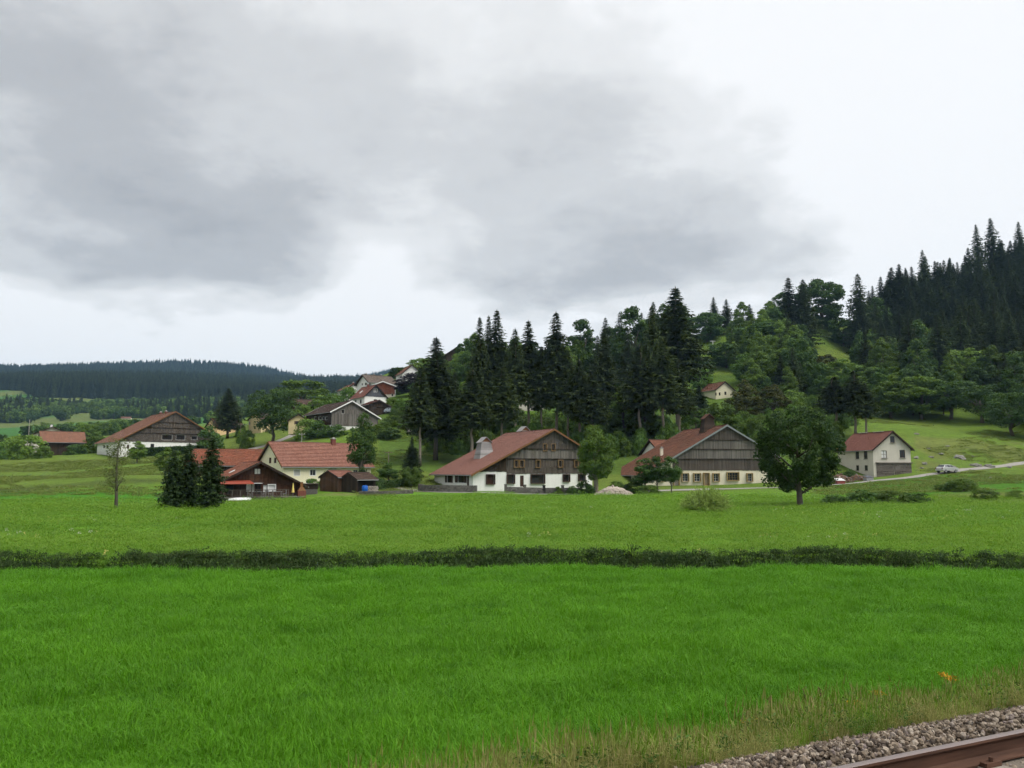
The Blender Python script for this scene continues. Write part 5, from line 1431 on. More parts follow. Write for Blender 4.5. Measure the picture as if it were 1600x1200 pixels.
# --- woods
def woods():
    rg = np.random.RandomState(4)
    low_sp = [merged(*spruce_mesh(s, h0=.06, Rm=3.8, step=.95, nb=5, spray=1.9, ragged=.3)[:2]) for s in (101, 102, 103)]
    low_dc = [merged(*decid_mesh(s, H=11, Rm=4.4, mat=m_, nclump=30, nleaf=40, leaf=.75, z0=.05, clump=.36)[:2]) for s, m_ in ((104, 'mid_leaf'), (105, 'dark_leaf'), (106, 'mid_leaf'), (107, 'round' and 'dark_leaf'))]
    SPo = [proto(m_) for m_ in low_sp]; DCo = [proto(m_) for m_ in low_dc]
    def field(n, azr, rr):
        az = np.radians(rg.uniform(*azr, n)); r = np.sqrt(rg.uniform(rr[0] ** 2, rr[1] ** 2, n)); X = r * np.sin(az); Y = r * np.cos(az)
        Z = gz(X, Y); return X, Y, Z, px_of(X, Y, Z), py_of(X, Y, Z)
    # wooded ridge
    X, Y, Z, px, py = field(30000, (-46, 10), (1700, 3000)); k = (px > -350) & (px < 900)
    n = k.sum(); s = rg.uniform(.4, .95, n)
    scatter('ridge_forest', np.stack([X, Y, Z - .5], 1)[k], rz_only(rg, n), np.stack([s * 1.25, s * 1.25, s * rg.uniform(.8, 1.15, n)], 1), SPo, 'dark blue wooded ridge closing the valley', 'forest')
    # dense spruce wood below the ridge
    X, Y, Z, px, py = field(19000, (-46, 2), (1110, 1620)); k = ((px > 40) | (vnoise(px * .05, Y * .01, 7) > .45)) & (px < 620) & (Y > np.interp(px, [-300, 30, 60, 330, 480], [1260, 1250, 1130, 1150, 1120]) + 40 * vnoise(px * .02, px * 0, 9))
    n = k.sum(); s = rg.uniform(.85, 1.15, n)
    scatter('spruce_wood', np.stack([X, Y, Z - .5], 1)[k], rz_only(rg, n), np.stack([s * 1.1, s * 1.1, s], 1), SPo, 'dense dark spruce wood across the valley under the ridge', 'forest')
    # scrubby mixed slope
    X, Y, Z, px, py = field(9000, (-46, -6), (830, 1230)); k = (vnoise(X * .012, Y * .012, 12) + .4 * vnoise(X * .04, Y * .04, 13) > .42) & (Y > 850 + .1 * px)
    n = k.sum(); s = rg.uniform(.7, 1.25, n)
    scatter('valley_scrub', np.stack([X, Y, Z - .5], 1)[k], rz_only(rg, n), np.stack([s, s, s], 1), DCo, 'patchy green scrub trees on the far valley slope', 'scrub')
    k = (vnoise(X * .012, Y * .012, 12) + .4 * vnoise(X * .04, Y * .04, 13) > .6) & (Y > 840) & (rg.rand(len(X)) < .22); n = k.sum(); s = rg.uniform(.5, .85, n)
    scatter('valley_conifers', np.stack([X, Y, Z - .5], 1)[k], rz_only(rg, n), np.stack([s * 1.1, s * 1.1, s], 1), SPo, 'scattered dark conifers on the far valley slope', 'forest')
    # trees at the foot of the far field
    X, Y, Z, px, py = field(3000, (-46, -8), (430, 600)); k = (vnoise(X * .03, Y * .03, 22) > .80) & (px < 470); n = k.sum(); s = rg.uniform(.5, .9, n)
    scatter('valley_hedgerow', np.stack([X, Y, Z - .5], 1)[k], rz_only(rg, n), np.stack([s, s, s * .9], 1), DCo, 'hedgerow trees around the far green field', 'hedgerow')
    # the clearings and the hillside house stay open to view
    def hides(X, Y, px, py, h, r):
        out = np.zeros(len(X), bool); top = py - h * F / Y; w = r * F / Y
        for x0, y0, x1, y1 in ((1084, 516, 1128, 552), (1284, 530, 1326, 562), (1104, 594, 1146, 624), (1072, 584, 1104, 612)):
            out |= (px + w > x0) & (px - w < x1) & (top < y1) & (py > y0)
        return out
    # hill wood on the right: the mass behind the single trees
    X, Y, Z, px, py = field(9000, (-6, 48), (195, 520))
    clear = ((px > 1078) & (px < 1140) & (py > 505) & (py < 612)) | ((px > 1280) & (px < 1332) & (py > 525) & (py < 605)) | ((px > 1085) & (px < 1158) & (py > 600) & (py < 690))
    edge = np.interp(px, [700, 1000, 1200, 1330, 1400, 1480, 1560, 1600, 1800], [250, 240, 230, 225, 226, 224, 214, 198, 190])
    k = (px > 720) & ((px > 1000) | (Y < 300)) & (Y > edge) & ~clear & (rg.rand(len(X)) < np.where(px < 1070, .22, .32))
    con = k & ((vnoise(X * .02, Y * .02, 31) > .5) | ((px > 1400) & (Y > 335)) | ((px > 1500) & (Y > 250))) & ((Y > 320) | (px < 1070) | ((px > 1500) & (Y > 250)) | (rg.rand(len(X)) < .16)); dec = k & ~con
    con &= ~((px > 1070) & (px < 1345) & (Y > 325)) & (rg.rand(len(X)) < np.where(px > 1400, .5, .8))
    sc_ = rg.uniform(.45, 1.0, len(X)) ** .9; con &= ~hides(X, Y, px, py, 26 * sc_, 4.5 * sc_); n = con.sum(); s = sc_[con]
    HS = [proto(merged(*PR['sp_hill'][i][:2])) for i in range(3)]
    scatter('hill_conifer_wood', np.stack([X, Y, Z - .5], 1)[con], rz_only(rg, n), np.stack([s * 1.65, s * 1.65, s], 1), HS, 'dark conifer wood filling the hillside between the single trees', 'forest')
    dec &= ~((px > 1070) & (Y > 335)); sd_ = rg.uniform(.45, 1.2, len(X)); dec &= ~hides(X, Y, px, py, 14 * sd_, 4.4 * sd_); n = dec.sum(); s = sd_[dec]
    HD = [proto(merged(*PR[k_][i][:2])) for k_, i in (('round_mid', 0), ('round_low', 0), ('round_low', 1), ('tall_mid', 0), ('tall_dark', 0), ('round_mid', 2), ('tall_dark', 1))]
    scatter('hill_leafy_wood', np.stack([X, Y, Z - .3], 1)[dec], rz_only(rg, n), np.stack([s, s, s], 1), HD, 'leafy green wood filling the hillside between the single trees', 'forest')
    # undergrowth below the spruces and in the gardens
    X, Y, Z, px, py = field(5200, (-10, 26), (150, 262))
    k = (px > 600) & (px < 1330) & (Y > np.interp(px, [600, 700, 930, 960, 1200, 1330], [190, 172, 172, 178, 182, 178])) & (vnoise(X * .07, Y * .07, 41) > np.interp(px, [600, 720, 1330], [.62, .42, .35]))
    k &= ~((px > 1090) & (px < 1155) & (py > 585) & (py < 668)) & ~((px > 590) & (px < 650) & (py < 650)) & ~((px > 800) & (px < 860) & (py < 660) & (Y < 240))
    k &= rg.rand(len(X)) < .55
    n = k.sum(); s = rg.uniform(.5, 1.25, n)
    US = [proto(merged(*PR[k_][i][:2])) for k_, i in (('shrub_mid', 0), ('shrub_light', 0), ('shrub_light', 1), ('shrub_mid', 1))]
    scatter('undergrowth', np.stack([X, Y, Z - .1], 1)[k], rz_only(rg, n), np.stack([s, s, s * rg.uniform(.8, 1.7, n)], 1), US, 'green undergrowth between the spruce trunks behind the farms', 'undergrowth')
    # bushes over the village slope
    X, Y, Z, px, py = field(1500, (-26, -4), (215, 330)); k = (px > 370) & (px < 700) & (vnoise(X * .06, Y * .06, 55) > .55) & (rg.rand(len(X)) < .5)
    for (x0, x1, y0, y1) in ((478, 600, 615, 680), (540, 625, 578, 650), (380, 500, 640, 700), (595, 650, 630, 648), (310, 480, 640, 668), (625, 660, 565, 605)): k &= ~((px > x0) & (px < x1) & (py > y0) & (py < y1))
    n = k.sum(); s = rg.uniform(.4, .9, n)
    scatter('garden_bushes', np.stack([X, Y, Z - .1], 1)[k], rz_only(rg, n), np.stack([s, s, s * 1.2], 1), US, 'green garden bushes crowding round the village houses', 'bushes')
woods()

# --- grass
def tuft(seed, nb, rad, h, w, lean=.5, mat='grass', heads=False):
    rg = np.random.RandomState(seed); V = []; Fc = []
    for i in range(nb):
        a = rg.rand() * 6.283; r = rad * math.sqrt(rg.rand()); x, y = r * math.cos(a), r * math.sin(a)
        th = rg.rand() * 6.283; l = h * (.55 + .6 * rg.rand()); ln = lean * (.3 + .9 * rg.rand()); dx, dy = math.cos(th), math.sin(th); ww = w * (.6 + .7 * rg.rand())
        sx, sy = -dy * ww / 2, dx * ww / 2
        p1 = (x + dx * l * ln * .28, y + dy * l * ln * .28, l * .58); p2 = (x + dx * l * ln, y + dy * l * ln, l * (1 - .32 * ln))
        k = len(V)
        V += [(x - sx, y - sy, -.02), (x + sx, y + sy, -.02), (p1[0] + sx * .8, p1[1] + sy * .8, p1[2]), (p1[0] - sx * .8, p1[1] - sy * .8, p1[2]), p2]
        Fc += [(k, k + 1, k + 2), (k, k + 2, k + 3), (k + 3, k + 2, k + 4)]
        if heads and rg.rand() < .5:
            k = len(V); q = p2
            V += [(q[0] - w, q[1], q[2] - .03), (q[0], q[1] + w, q[2]), (q[0] + w, q[1], q[2] - .03), (q[0], q[1], q[2] + .10)]
            Fc += [(k, k + 1, k + 3), (k + 1, k + 2, k + 3), (k, k + 2, k + 3)]
    return mesh_np('tuft', V, Fc, [M[mat]])
def m_grass(name, c1, c2, dry, dryamt, trans=.4, stretch=.35):
    t = NT(name); p = t.pos(); isl = t.island(); r = t.rnd()
    big = t.noise(t.scale(p, (stretch, 1., 1.)), .16, 3, .65); med = t.noise(p, .9, 2, .6)
    f = t.math('ADD', t.math('ADD', t.math('MULTIPLY', big, .5), t.math('MULTIPLY', med, .35)), t.math('ADD', t.math('MULTIPLY', isl, .18), t.math('MULTIPLY', r, .12)))
    cc = t.ramp(f, [(.32, c1), (.78, c2)])
    spot = t.ramp(t.noise(t.scale(p, (.45, 1., 1.)), 1.5, 1, .5), [(.63, (1, 1, 1)), (.74, (.64, .73, .7))])     # scattered darker spots, drawn out sideways
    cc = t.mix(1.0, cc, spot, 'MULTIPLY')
    cc = t.mix(t.math('MULTIPLY', t.math('GREATER_THAN', isl, .86), dryamt), cc, dry)
    M[name] = t.bsdf(cc, .55, None, spec=.2, trans=trans)
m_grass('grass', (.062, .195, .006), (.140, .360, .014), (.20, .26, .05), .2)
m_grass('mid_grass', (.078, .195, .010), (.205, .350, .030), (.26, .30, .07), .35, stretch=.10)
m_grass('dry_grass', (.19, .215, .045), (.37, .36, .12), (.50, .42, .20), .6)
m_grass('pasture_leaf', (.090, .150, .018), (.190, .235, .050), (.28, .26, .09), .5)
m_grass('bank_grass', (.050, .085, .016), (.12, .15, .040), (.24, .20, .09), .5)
def grass():
    rg = np.random.RandomState(9)
    T = [proto(tuft(s, 210, .36, .19, .0075, .75)) for s in range(201, 206)]
    # near meadow, denser towards the camera
    N = 16000; az = np.radians(rg.uniform(-43, 43, N)); r = rg.uniform(5.5, 34, N); X = r * np.sin(az); Y = r * np.cos(az)
    nn = X * ND[0] + Y * ND[1]; d = Y - stream_y(X)
    k = (nn > 7.8 + .8 * vnoise(X, Y, 3)) & (d < -1.85)
    X, Y = X[k], Y[k]; n = len(X); h = .62 + .75 * vnoise(X * .45, Y * .9, 5) + .35 * (vnoise(X * 1.7, Y * 1.7, 6) - .5)
    s = rg.uniform(.8, 1.2, n) * (.95 + r[k] * .018)
    scatter('meadow_grass', np.stack([X, Y, gz(X, Y)], 1), rz_only(rg, n, .12), np.stack([s * 1.15, s * 1.15, s * h], 1), T, 'lush bright green meadow grass in the foreground', 'grass')
    # meadow beyond the stream
    T2 = [proto(tuft(s, 230, .85, .22, .014, .7, 'mid_grass')) for s in range(211, 215)]
    N = 10500; az = np.radians(rg.uniform(-43, 43, N)); r = 32.5 * np.exp(rg.rand(N) * math.log(122 / 32.5)); X = r * np.sin(az); Y = r * np.cos(az); d = Y - stream_y(X)
    k = (d > 3.1) & (Y < 119); X, Y, r = X[k], Y[k], r[k]; n = len(X); s = rg.uniform(.7, 1.2, n) * (.8 + r * .010); h = .45 + .9 * vnoise(X * .3, Y * .5, 8)
    scatter('far_meadow_grass', np.stack([X, Y, gz(X, Y)], 1), rz_only(rg, n, .12), np.stack([s * 1.3, s * 1.3, s * h * .38], 1), T2, 'flower dotted meadow grass between the stream and the farms', 'grass')
    # tussocks on the slopes
    T3 = [proto(tuft(s, 60, .8, .34, .04, .9, 'pasture_leaf')) for s in (221, 222)]
    N = 26000; az = np.radians(rg.uniform(-43, 43, N)); r = np.sqrt(rg.uniform(112 ** 2, 232 ** 2, N)); X = r * np.sin(az); Y = r * np.cos(az); px = 800 + F * X / Y
    k = ((px < 330) | ((px > 560) & (px < 700)) | (px > 1270)) & (Y > 116) & ~((px > 1310) & (px < 1440) & (Y > 149) & (Y < 168)) & (vnoise(X * .1, Y * .1, 17) > .3)
    lane_y = np.interp(px, [1215, 1262, 1310, 1370, 1430, 1490, 1550, 1640], [139, 140, 143, 147.5, 150, 154, 160, 168]); k &= ~((px > 1210) & (np.abs(Y - lane_y) < 2.2))
    X, Y = X[k], Y[k]; n = len(X); s = rg.uniform(.5, 1.2, n)
    scatter('pasture_grass', np.stack([X, Y, gz(X, Y)], 1), rz_only(rg, n, .1), np.stack([s * 1.3, s * 1.3, s * .8], 1), T3, 'rough pasture grass on the slopes', 'grass')
    # yellow and white flower heads in the far meadow
    def flower(seed, colr):
        r2 = np.random.RandomState(seed); mb = MB()
        for i in range(7):
            x, y = r2.normal(size=2) * .12; hh = .35 + .35 * r2.rand(); mb.tube([(x, y, 0), (x + r2.normal() * .05, y + r2.normal() * .05, hh)], [.008, .005], 3, 0)
            q = mb.v[-1]; w = .05 + .04 * r2.rand()
            mb.poly([(q[0] - w, q[1], q[2]), (q[0], q[1] - w, q[2]), (q[0] + w, q[1], q[2] + .02), (q[0], q[1] + w, q[2])], 1); mb.poly([(q[0] - w, q[1], q[2] - .04), (q[0] + w, q[1], q[2] - .04), (q[0] + w * .5, q[1], q[2] + .05), (q[0] - w * .5, q[1], q[2] + .05)], 1)
        return mb.mesh('flower', [M['mid_grass'], M[colr]])
    m_plain('flower_yellow', (.62, .56, .20), .8, .2); m_plain('flower_white', (.62, .62, .52), .8, .15)
    Fp = [proto(flower(231, 'flower_yellow')), proto(flower(232, 'flower_yellow')), proto(flower(233, 'flower_white'))]
    N = 9000; az = np.radians(rg.uniform(-38, 38, N)); r = 35.3 * np.exp(rg.rand(N) * math.log(85 / 35.3)); X = r * np.sin(az); Y = r * np.cos(az)
    k = (vnoise(X * .12, Y * .2, 61) > .70) & (Y - stream_y(X) > 3.6) & (rg.rand(N) < .10 + .12 * (X > 0)); X, Y = X[k], Y[k]; n = len(X); s = rg.uniform(.25, .5, n)
    scatter('wildflowers', np.stack([X, Y, gz(X, Y)], 1), rz_only(rg, n), np.stack([s, s, s], 1), Fp, 'pale yellow and white wildflowers dotting the far meadow', 'flowers')
    # plants on the stream banks
    def herb(seed, mat, h=.8, n=90, rad=.3, leaf=.09):
        r2 = np.random.RandomState(seed); z = r2.rand(n) ** .8 * h; th = r2.rand(n) * 6.283; rr = rad * np.sqrt(r2.rand(n)) * (.5 + .5 * z / h)
        c = np.stack([rr * np.cos(th), rr * np.sin(th), z], 1); d = unit(np.stack([np.cos(th), np.sin(th), r2.normal(size=n) * .6 + .3], 1) + r2.normal(size=(n, 3)) * .4); w = unit(np.cross(d, r2.normal(size=(n, 3))))
        s = leaf * (.6 + .8 * r2.rand(n, 1)); V, Fc = rhombs(c, d * s, w * s * .38); return mesh_np('herb', V, Fc, [M[mat]])
    m_leaf('bank_green', (.035, .095, .014), (.09, .19, .035), .3, .8)
    HB = [proto(herb(241, 'bank_leaf', .8, 190, .3, .055)), proto(herb(242, 'bank_leaf', .9, 220, .34, .05)), proto(herb(243, 'bank_green', .7, 200, .3, .045)), proto(herb(244, 'bank_leaf', 1.0, 170, .25, .05)), proto(herb(245, 'bank_leaf', .7, 190, .4, .06))]
    HB += [proto(tuft(s_, 40, .22, .85, .016, .6, m_)) for s_, m_ in ((253, 'bank_grass'), (254, 'bank_grass'), (255, 'bank_grass'), (256, 'mid_grass'))]
    N = 16000; X = rg.uniform(-42, 42, N); d = rg.uniform(1.7, 3.3, N); Y = stream_y(X) + d; Z = gz(X, Y)
    nv = vnoise(X * .35, X * 0 + 3, 71)
    bare = np.exp(-((X + 16.3) / .7) ** 2) + .8 * np.exp(-((X - 2.4) / 1.0) ** 2) + .7 * np.exp(-((X - 5.0) / .8) ** 2) + .6 * np.exp(-((X + 28) / .6) ** 2)
    k = (rg.rand(N) < .55 + .6 * nv) & (rg.rand(N) > bare); X, Y, d, Z, nv = X[k], Y[k], d[k], Z[k], nv[k]; n = len(X)
    hgt = (.18 + .34 * rg.rand(n) + .30 * (vnoise(X * .22, X * 0 + 9, 72) - .35) + .25 * (rg.rand(n) > .97)) - Z; hgt = np.clip(np.where(d > 3.0, np.minimum(hgt, .42), hgt * rg.uniform(.6, 1, n)), .12, 1.5); s = hgt / .88
    scatter('stream_bank_plants', np.stack([X, Y, Z - .05], 1), rz_only(rg, n, .18), np.stack([np.minimum(s, .9) * 1.15, np.minimum(s, .9) * 1.15, s], 1), HB, 'dark rank plants covering the sunken stream bank', 'plants')
    TB = [proto(tuft(s_, 40, .2, .45, .012, .9, 'mid_grass')) for s_ in (251, 252)]
    N = 4200; X = rg.uniform(-42, 42, N); near = rg.rand(N) < .35; Y = stream_y(X) + np.where(near, -2.1, 3.45) + rg.normal(size=N) * .3; s = rg.uniform(.35, .8, N)
    scatter('bank_edge_grass', np.stack([X, Y, gz(X, Y)], 1), rz_only(rg, N, .2), np.stack([s, s, s * .8], 1), TB, 'longer grass along both edges of the stream', 'grass')
    # dry weeds on the railway verge
    T4 = [proto(tuft(s, 30, .15, .42, .007, 1.0, 'dry_grass', True)) for s in range(261, 265)] + [proto(herb(266, 'bank_green', .34, 90, .15, .022)), proto(tuft(267, 26, .12, .5, .009, .6, 'mid_grass', True))]
    N = 7000; S_ = rg.uniform(-6, 24, N); nn = rg.uniform(6.1, 9.4, N); k = rg.rand(N) < np.interp(nn, [6.1, 6.5, 7.8, 9.0], [.3, 1, .85, .03]); S_, nn = S_[k], nn[k]; n = len(S_)
    X = S_ * TD[0] + nn * ND[0]; Y = S_ * TD[1] + nn * ND[1]; s = rg.uniform(.45, 1.1, n) * (.7 + .6 * vnoise(X * .9, Y * .9, 81)); s *= np.interp(nn, [6.1, 6.8], [.5, 1])
    scatter('verge_weeds', np.stack([X, Y, gz(X, Y)], 1), rz_only(rg, n, .15), np.stack([s, s, s], 1), T4, 'dry yellowish weeds and grasses on the railway verge', 'weeds')
    # a few single plants
    def single(px, py, kind, label, hgt):
        # on the verge slope: walk along the sight line to the ground
        dvec = raydir(px, py); t_ = 4.
        while t_ < 40:
            q = Vector((0, 0, CAMZ)) + dvec * t_
            if q.z < gz1(q.x, q.y): break
            t_ += .05
        e = empty(kind, q, rg.rand() * 6.28); r2 = np.random.RandomState(int(px))
        mb = MB(); st = []
        for i in range(3 if kind == 'ragwort' else 2):
            x, y = r2.normal(size=2) * .03; tip = (x + r2.normal() * .07, y + r2.normal() * .07, hgt * (.8 + .25 * r2.rand())); mb.tube([(x, y, -.05), (x, y, hgt * .5), tip], [.008, .007, .004], 4); st.append(tip)
        mb.build('stem', M['dry_grass'], e)
        n = 60; z = r2.rand(n) * hgt * .75; th = r2.rand(n) * 6.28; c = np.stack([np.cos(th) * .05, np.sin(th) * .05, z], 1); dd = unit(np.stack([np.cos(th), np.sin(th), r2.normal(size=n) * .4], 1)); w = unit(np.cross(dd, r2.normal(size=(n, 3))))
        V, Fc = rhombs(c, dd * .05, w * .014); link('leaves', mesh_np('leaves', V, Fc, [M['bank_green' if kind == 'ragwort' else 'sparse_leaf']]), e)
        C, A, B = [], [], []
        for tp in st:
            n = 40; 
            if kind == 'ragwort': c = np.array(tp) + r2.normal(size=(n, 3)) * np.array([.045, .045, .015])
            else: c = np.array(tp) + np.stack([r2.normal(size=n) * .012, r2.normal(size=n) * .012, -r2.rand(n) * hgt * .45], 1)
            dd = unit(r2.normal(size=(n, 3))); w = unit(np.cross(dd, r2.normal(size=(n, 3)))); C.append(c); A.append(dd * .016); B.append(w * .013)
        V, Fc = rhombs(np.concatenate(C), np.concatenate(A), np.concatenate(B)); link('flower_head', mesh_np('flower_head', V, Fc, [M['ragwort_yellow' if kind == 'ragwort' else 'dock_brown']]), e)
        tag(e, label, 'wildflower', 'single plants on the railway verge')
    m_plain('ragwort_yellow', (.55, .30, .02), .7, .25); m_plain('dock_brown', (.13, .085, .045), .9, .3)
    single(1480, 1100, 'ragwort', 'yellow flowered weed nearest the right edge on the railway verge', .45)
    single(1368, 1130, 'ragwort', 'yellow flowered weed in the middle of the railway verge, upper one of two', .42)
    single(1345, 1145, 'ragwort', 'yellow flowered weed in the middle of the railway verge, lower one of two', .38)
    single(1180, 1165, 'ragwort', 'yellow flowered weed on the verge, furthest left', .35)
    single(1209, 1150, 'dock', 'brown seeded dock stalk on the verge, left of the other stalks', .62)
    single(1245, 1145, 'dock', 'brown seeded dock stalk on the verge, middle one of three', .60)
    single(1270, 1128, 'dock', 'brown seeded dock stalk on the verge, right one of three', .45)
grass()
# ---------------------------------------------------------------- railway
def railway():
    def rp(s, n, z): return Vector((TD[0] * s + ND[0] * n, TD[1] * s + ND[1] * n, z))
    root = empty('railway_track', rp(0, 3.95, 1.1), math.atan2(TD[1], TD[0])); tag(root, 'railway track with rusty brown rail in the bottom right corner', 'railway track')
    # local: x along the track, y away from the camera, z up
    RT = .36         # rail head above the empty (z = 1.46)
    prof = [(-.075, 0), (.075, 0), (.075, .012), (.02, .03), (.009, .045), (.009, .125), (.03, .14), (.036, .15), (.034, .168), (.02, .172), (-.02, .172), (-.034, .168), (-.036, .15), (-.03, .14), (-.009, .125), (-.009, .045), (-.02, .03), (-.075, .012)]
    t = NT('rail_rust'); v = t.obj(); mrust = t.bsdf(t.ramp(t.noise(t.scale(v, (.3, 4, 4)), 6., 5, .6), [(.3, (.045, .022, .014)), (.75, (.11, .055, .035))]), .8, spec=.2)
    t = NT('rail_steel'); msteel = t.bsdf((.27, .22, .205), .45, metal=.7)
    for y in (-.7175, .7175):
        mb = MB(); k = len(prof); x0, x1 = -30., 40.; off = RT - .172
        for x in (x0, x1): mb.v += [(x, y + a, off + b) for a, b in prof]
        for i in range(k):
            j = (i + 1) % k; mb.f.append((i, j, k + j, k + i)); mb.m.append(1 if prof[i][1] >= .167 and prof[j][1] >= .167 else 0)
        mb.build('rail', [mrust, msteel], root)
    sm = NT('sleeper_concrete'); v = sm.obj(); msl = sm.bsdf(sm.ramp(sm.noise(v, 5., 6, .65), [(.3, (.20, .17, .14)), (.75, (.34, .30, .26))]), .95)
    sb = MB(); sb.hexa([(-.13, -1.25, -.05), (.13, -1.25, -.05), (.13, 1.25, -.05), (-.13, 1.25, -.05), (-.11, -1.22, .188), (.11, -1.22, .188), (.11, 1.22, .188), (-.11, 1.22, .188)])
    me = sb.mesh('sleeper', [msl])
    cb = MB()
    for q in (-1, 1): cb.box(-.09, .09, q * .11 - .03, q * .11 + .03, .0, .035); cb.tube([(0, q * .11, .035), (0, q * .11, .07)], .018, 6)
    cme = cb.mesh('rail_clip', [mrust])
    for i in range(40):
        x = -12 + i * .6 + .28
        s = link('sleeper', me, root, (x, 0, -.0))
        if 0 < x < 14: link('rail_clip', cme, s, (0, .7175, .189))
    # ballast
    rg = np.random.RandomState(5)
    def stone(seed):
        r2 = np.random.RandomState(seed); import bmesh
        bm = bmesh.new(); bmesh.ops.create_icosphere(bm, subdivisions=1, radius=1.)
        sc = np.array([1., .75 + .3 * r2.rand(), .55 + .3 * r2.rand()])
        for vv in bm.verts: vv.co = Vector(np.array(vv.co) * sc * (1 + r2.normal() * .17))
        me = bpy.data.meshes.new('stone'); bm.to_mesh(me); bm.free(); me.materials.append(M['ballast_stone']); return me
    t = NT('ballast_stone'); r = t.rnd(); n = t.noise(t.obj(), 1.5, 4, .6)
    cc = t.ramp(r, [(.0, (.075, .06, .05)), (.35, (.17, .13, .095)), (.65, (.27, .215, .16)), (.88, (.40, .34, .275)), (1., (.20, .16, .15))])
    M['ballast_stone'] = t.bsdf(t.bright(cc, t.rng(n, .5, 1.2)), .9, spec=.15)
    SP_ = [proto(stone(s)) for s in range(6)]
    N = 85000; S_ = rg.uniform(-1, 17, N); nn = rg.uniform(2.4, 6.5, N)
    X = S_ * TD[0] + nn * ND[0]; Y = S_ * TD[1] + nn * ND[1]; Z = gz(X, Y)
    s = .015 + .019 * rg.rand(N) ** 1.7; k = (nn < 6.25) | (rg.rand(N) < .5)
    loc = (S_ - 0) ; within = (np.abs(nn - 3.95) < 1.28); ph = np.mod(S_ + 12 - .28 + .3, .6) - .3; onsl = within & (np.abs(ph) < .145) & (nn < 4.72)
    k &= ~(onsl & (rg.rand(N) < .93)); k &= ~(np.abs(nn - 4.6675) < .085)
    Z = Z + rg.uniform(-.03, .03, N) + np.where(np.abs(nn - 4.65) < .35, -.035, .0) + np.where((nn > 4.76) & (nn < 5.35), .045, 0)
    scatter('ballast', np.stack([X, Y, Z], 1)[k], rg.rand(k.sum(), 3) * 6.28, np.repeat(s[k][:, None], 3, 1), SP_, 'coarse brown and grey ballast stones beside the rail', 'gravel')
railway()

# ---------------------------------------------------------------- cars
def car(name, label, px, Y, rz, paint, zoff=.05, group=None, L_=3.9):
    g = ground_at(px, Y); e = empty(name, g + Vector((0, 0, zoff)), R(rz)); tag(e, label, 'car', group)
    e.scale = (L_ / 3.9,) * 3
    W = .80
    side = [(-1.92, .38), (-1.95, .62), (-1.88, .88), (-1.15, .98), (-.95, 1.0), (-.35, 1.42), (.35, 1.47), (1.15, 1.44), (1.62, 1.02), (1.88, .92), (1.95, .65), (1.92, .38)]
    mb = MB(); k = len(side)
    for w, ins in ((-W, 1), (W, 1)):
        for x, z in side:
            tuck = .0 if z < 1.0 else (z - 1.0) * .38
            mb.v.append((x, (w / abs(w)) * (W - tuck), z))
    for i in range(k):
        j = (i + 1) % k; mb.f.append((i, k + i, k + j, j)); mb.m.append(0)
    mb.f.append(tuple(range(k))); mb.m.append(0); mb.f.append(tuple(range(2 * k - 1, k - 1, -1))); mb.m.append(0)
    body = mb.build('body', M[paint], e)
    bv = body.modifiers.new('bevel', 'BEVEL'); bv.width = .05; bv.segments = 2; bv.limit_method = 'ANGLE'
    def pane(nm, pts):
        b_ = MB(); b_.poly(pts); b_.build(nm, M['car_glass'], e)
    for sg in (-1, 1):
        yb = lambda z: sg * (W - max(0, (z - 1.0) * .38) + .006)
        pane('side_window', [(-.78, yb(1.03), 1.03), (.02, yb(1.03), 1.03), (.02, yb(1.38), 1.38), (-.30, yb(1.36), 1.36)])
        pane('side_window', [(.10, yb(1.03), 1.03), (.80, yb(1.03), 1.03), (.78, yb(1.38), 1.38), (.10, yb(1.38), 1.38)])
        pane('side_window', [(.88, yb(1.03), 1.03), (1.42, yb(1.05), 1.05), (1.12, yb(1.36), 1.36), (.86, yb(1.37), 1.37)])
        for x in (-1.2, 1.22):
            w_ = MB(); w_.tube([(x, sg * .66, .30), (x, sg * .83, .30)], .30, 14); wo = w_.build('wheel', M['tyre'], e)
            w_ = MB(); w_.tube([(x, sg * .80, .30), (x, sg * .845, .30)], .19, 12); w_.build('rim', M['metal_grey'], wo)
        b_ = MB(); b_.box(-1.93, -1.80, sg * .62 - .14, sg * .62 + .14, .68, .82); b_.build('headlight', M['curtain'], e)
        b_ = MB(); b_.box(1.86, 1.95, sg * .66 - .1, sg * .66 + .1, .70, .95); b_.build('tail_light', M['maroon'], e)
        b_ = MB(); b_.box(-.72, -.58, sg * .80 - .03 * sg, sg * .80 + sg * .14, 1.02, 1.14); b_.build('mirror', M[paint], e)
    pane('windscreen', [(-.93, -.70, 1.035), (-.93, .70, 1.035), (-.38, .60, 1.405), (-.38, -.60, 1.405)][::-1])
    pane('rear_window', [(1.60, -.68, 1.075), (1.60, .68, 1.075), (1.20, .60, 1.42), (1.20, -.60, 1.42)])
car('car', 'silver hatchback driving on the lane right of the pale house', 1480, 152.5, 180 + 22, 'car_silver', .06, L_=4.0)
car('car', 'white car parked on the village slope beside the tall spruce', 622, 236, 165, 'car_white', .05, 'cars parked in the village')
car('car', 'pale blue grey car parked next to the dark garage', 611, 238, 160, 'car_blue', .05, 'cars parked in the village')
car('car', 'pale car parked under the broad roadside tree', 474, 236, 30, 'car_white', .05, 'cars parked in the village')

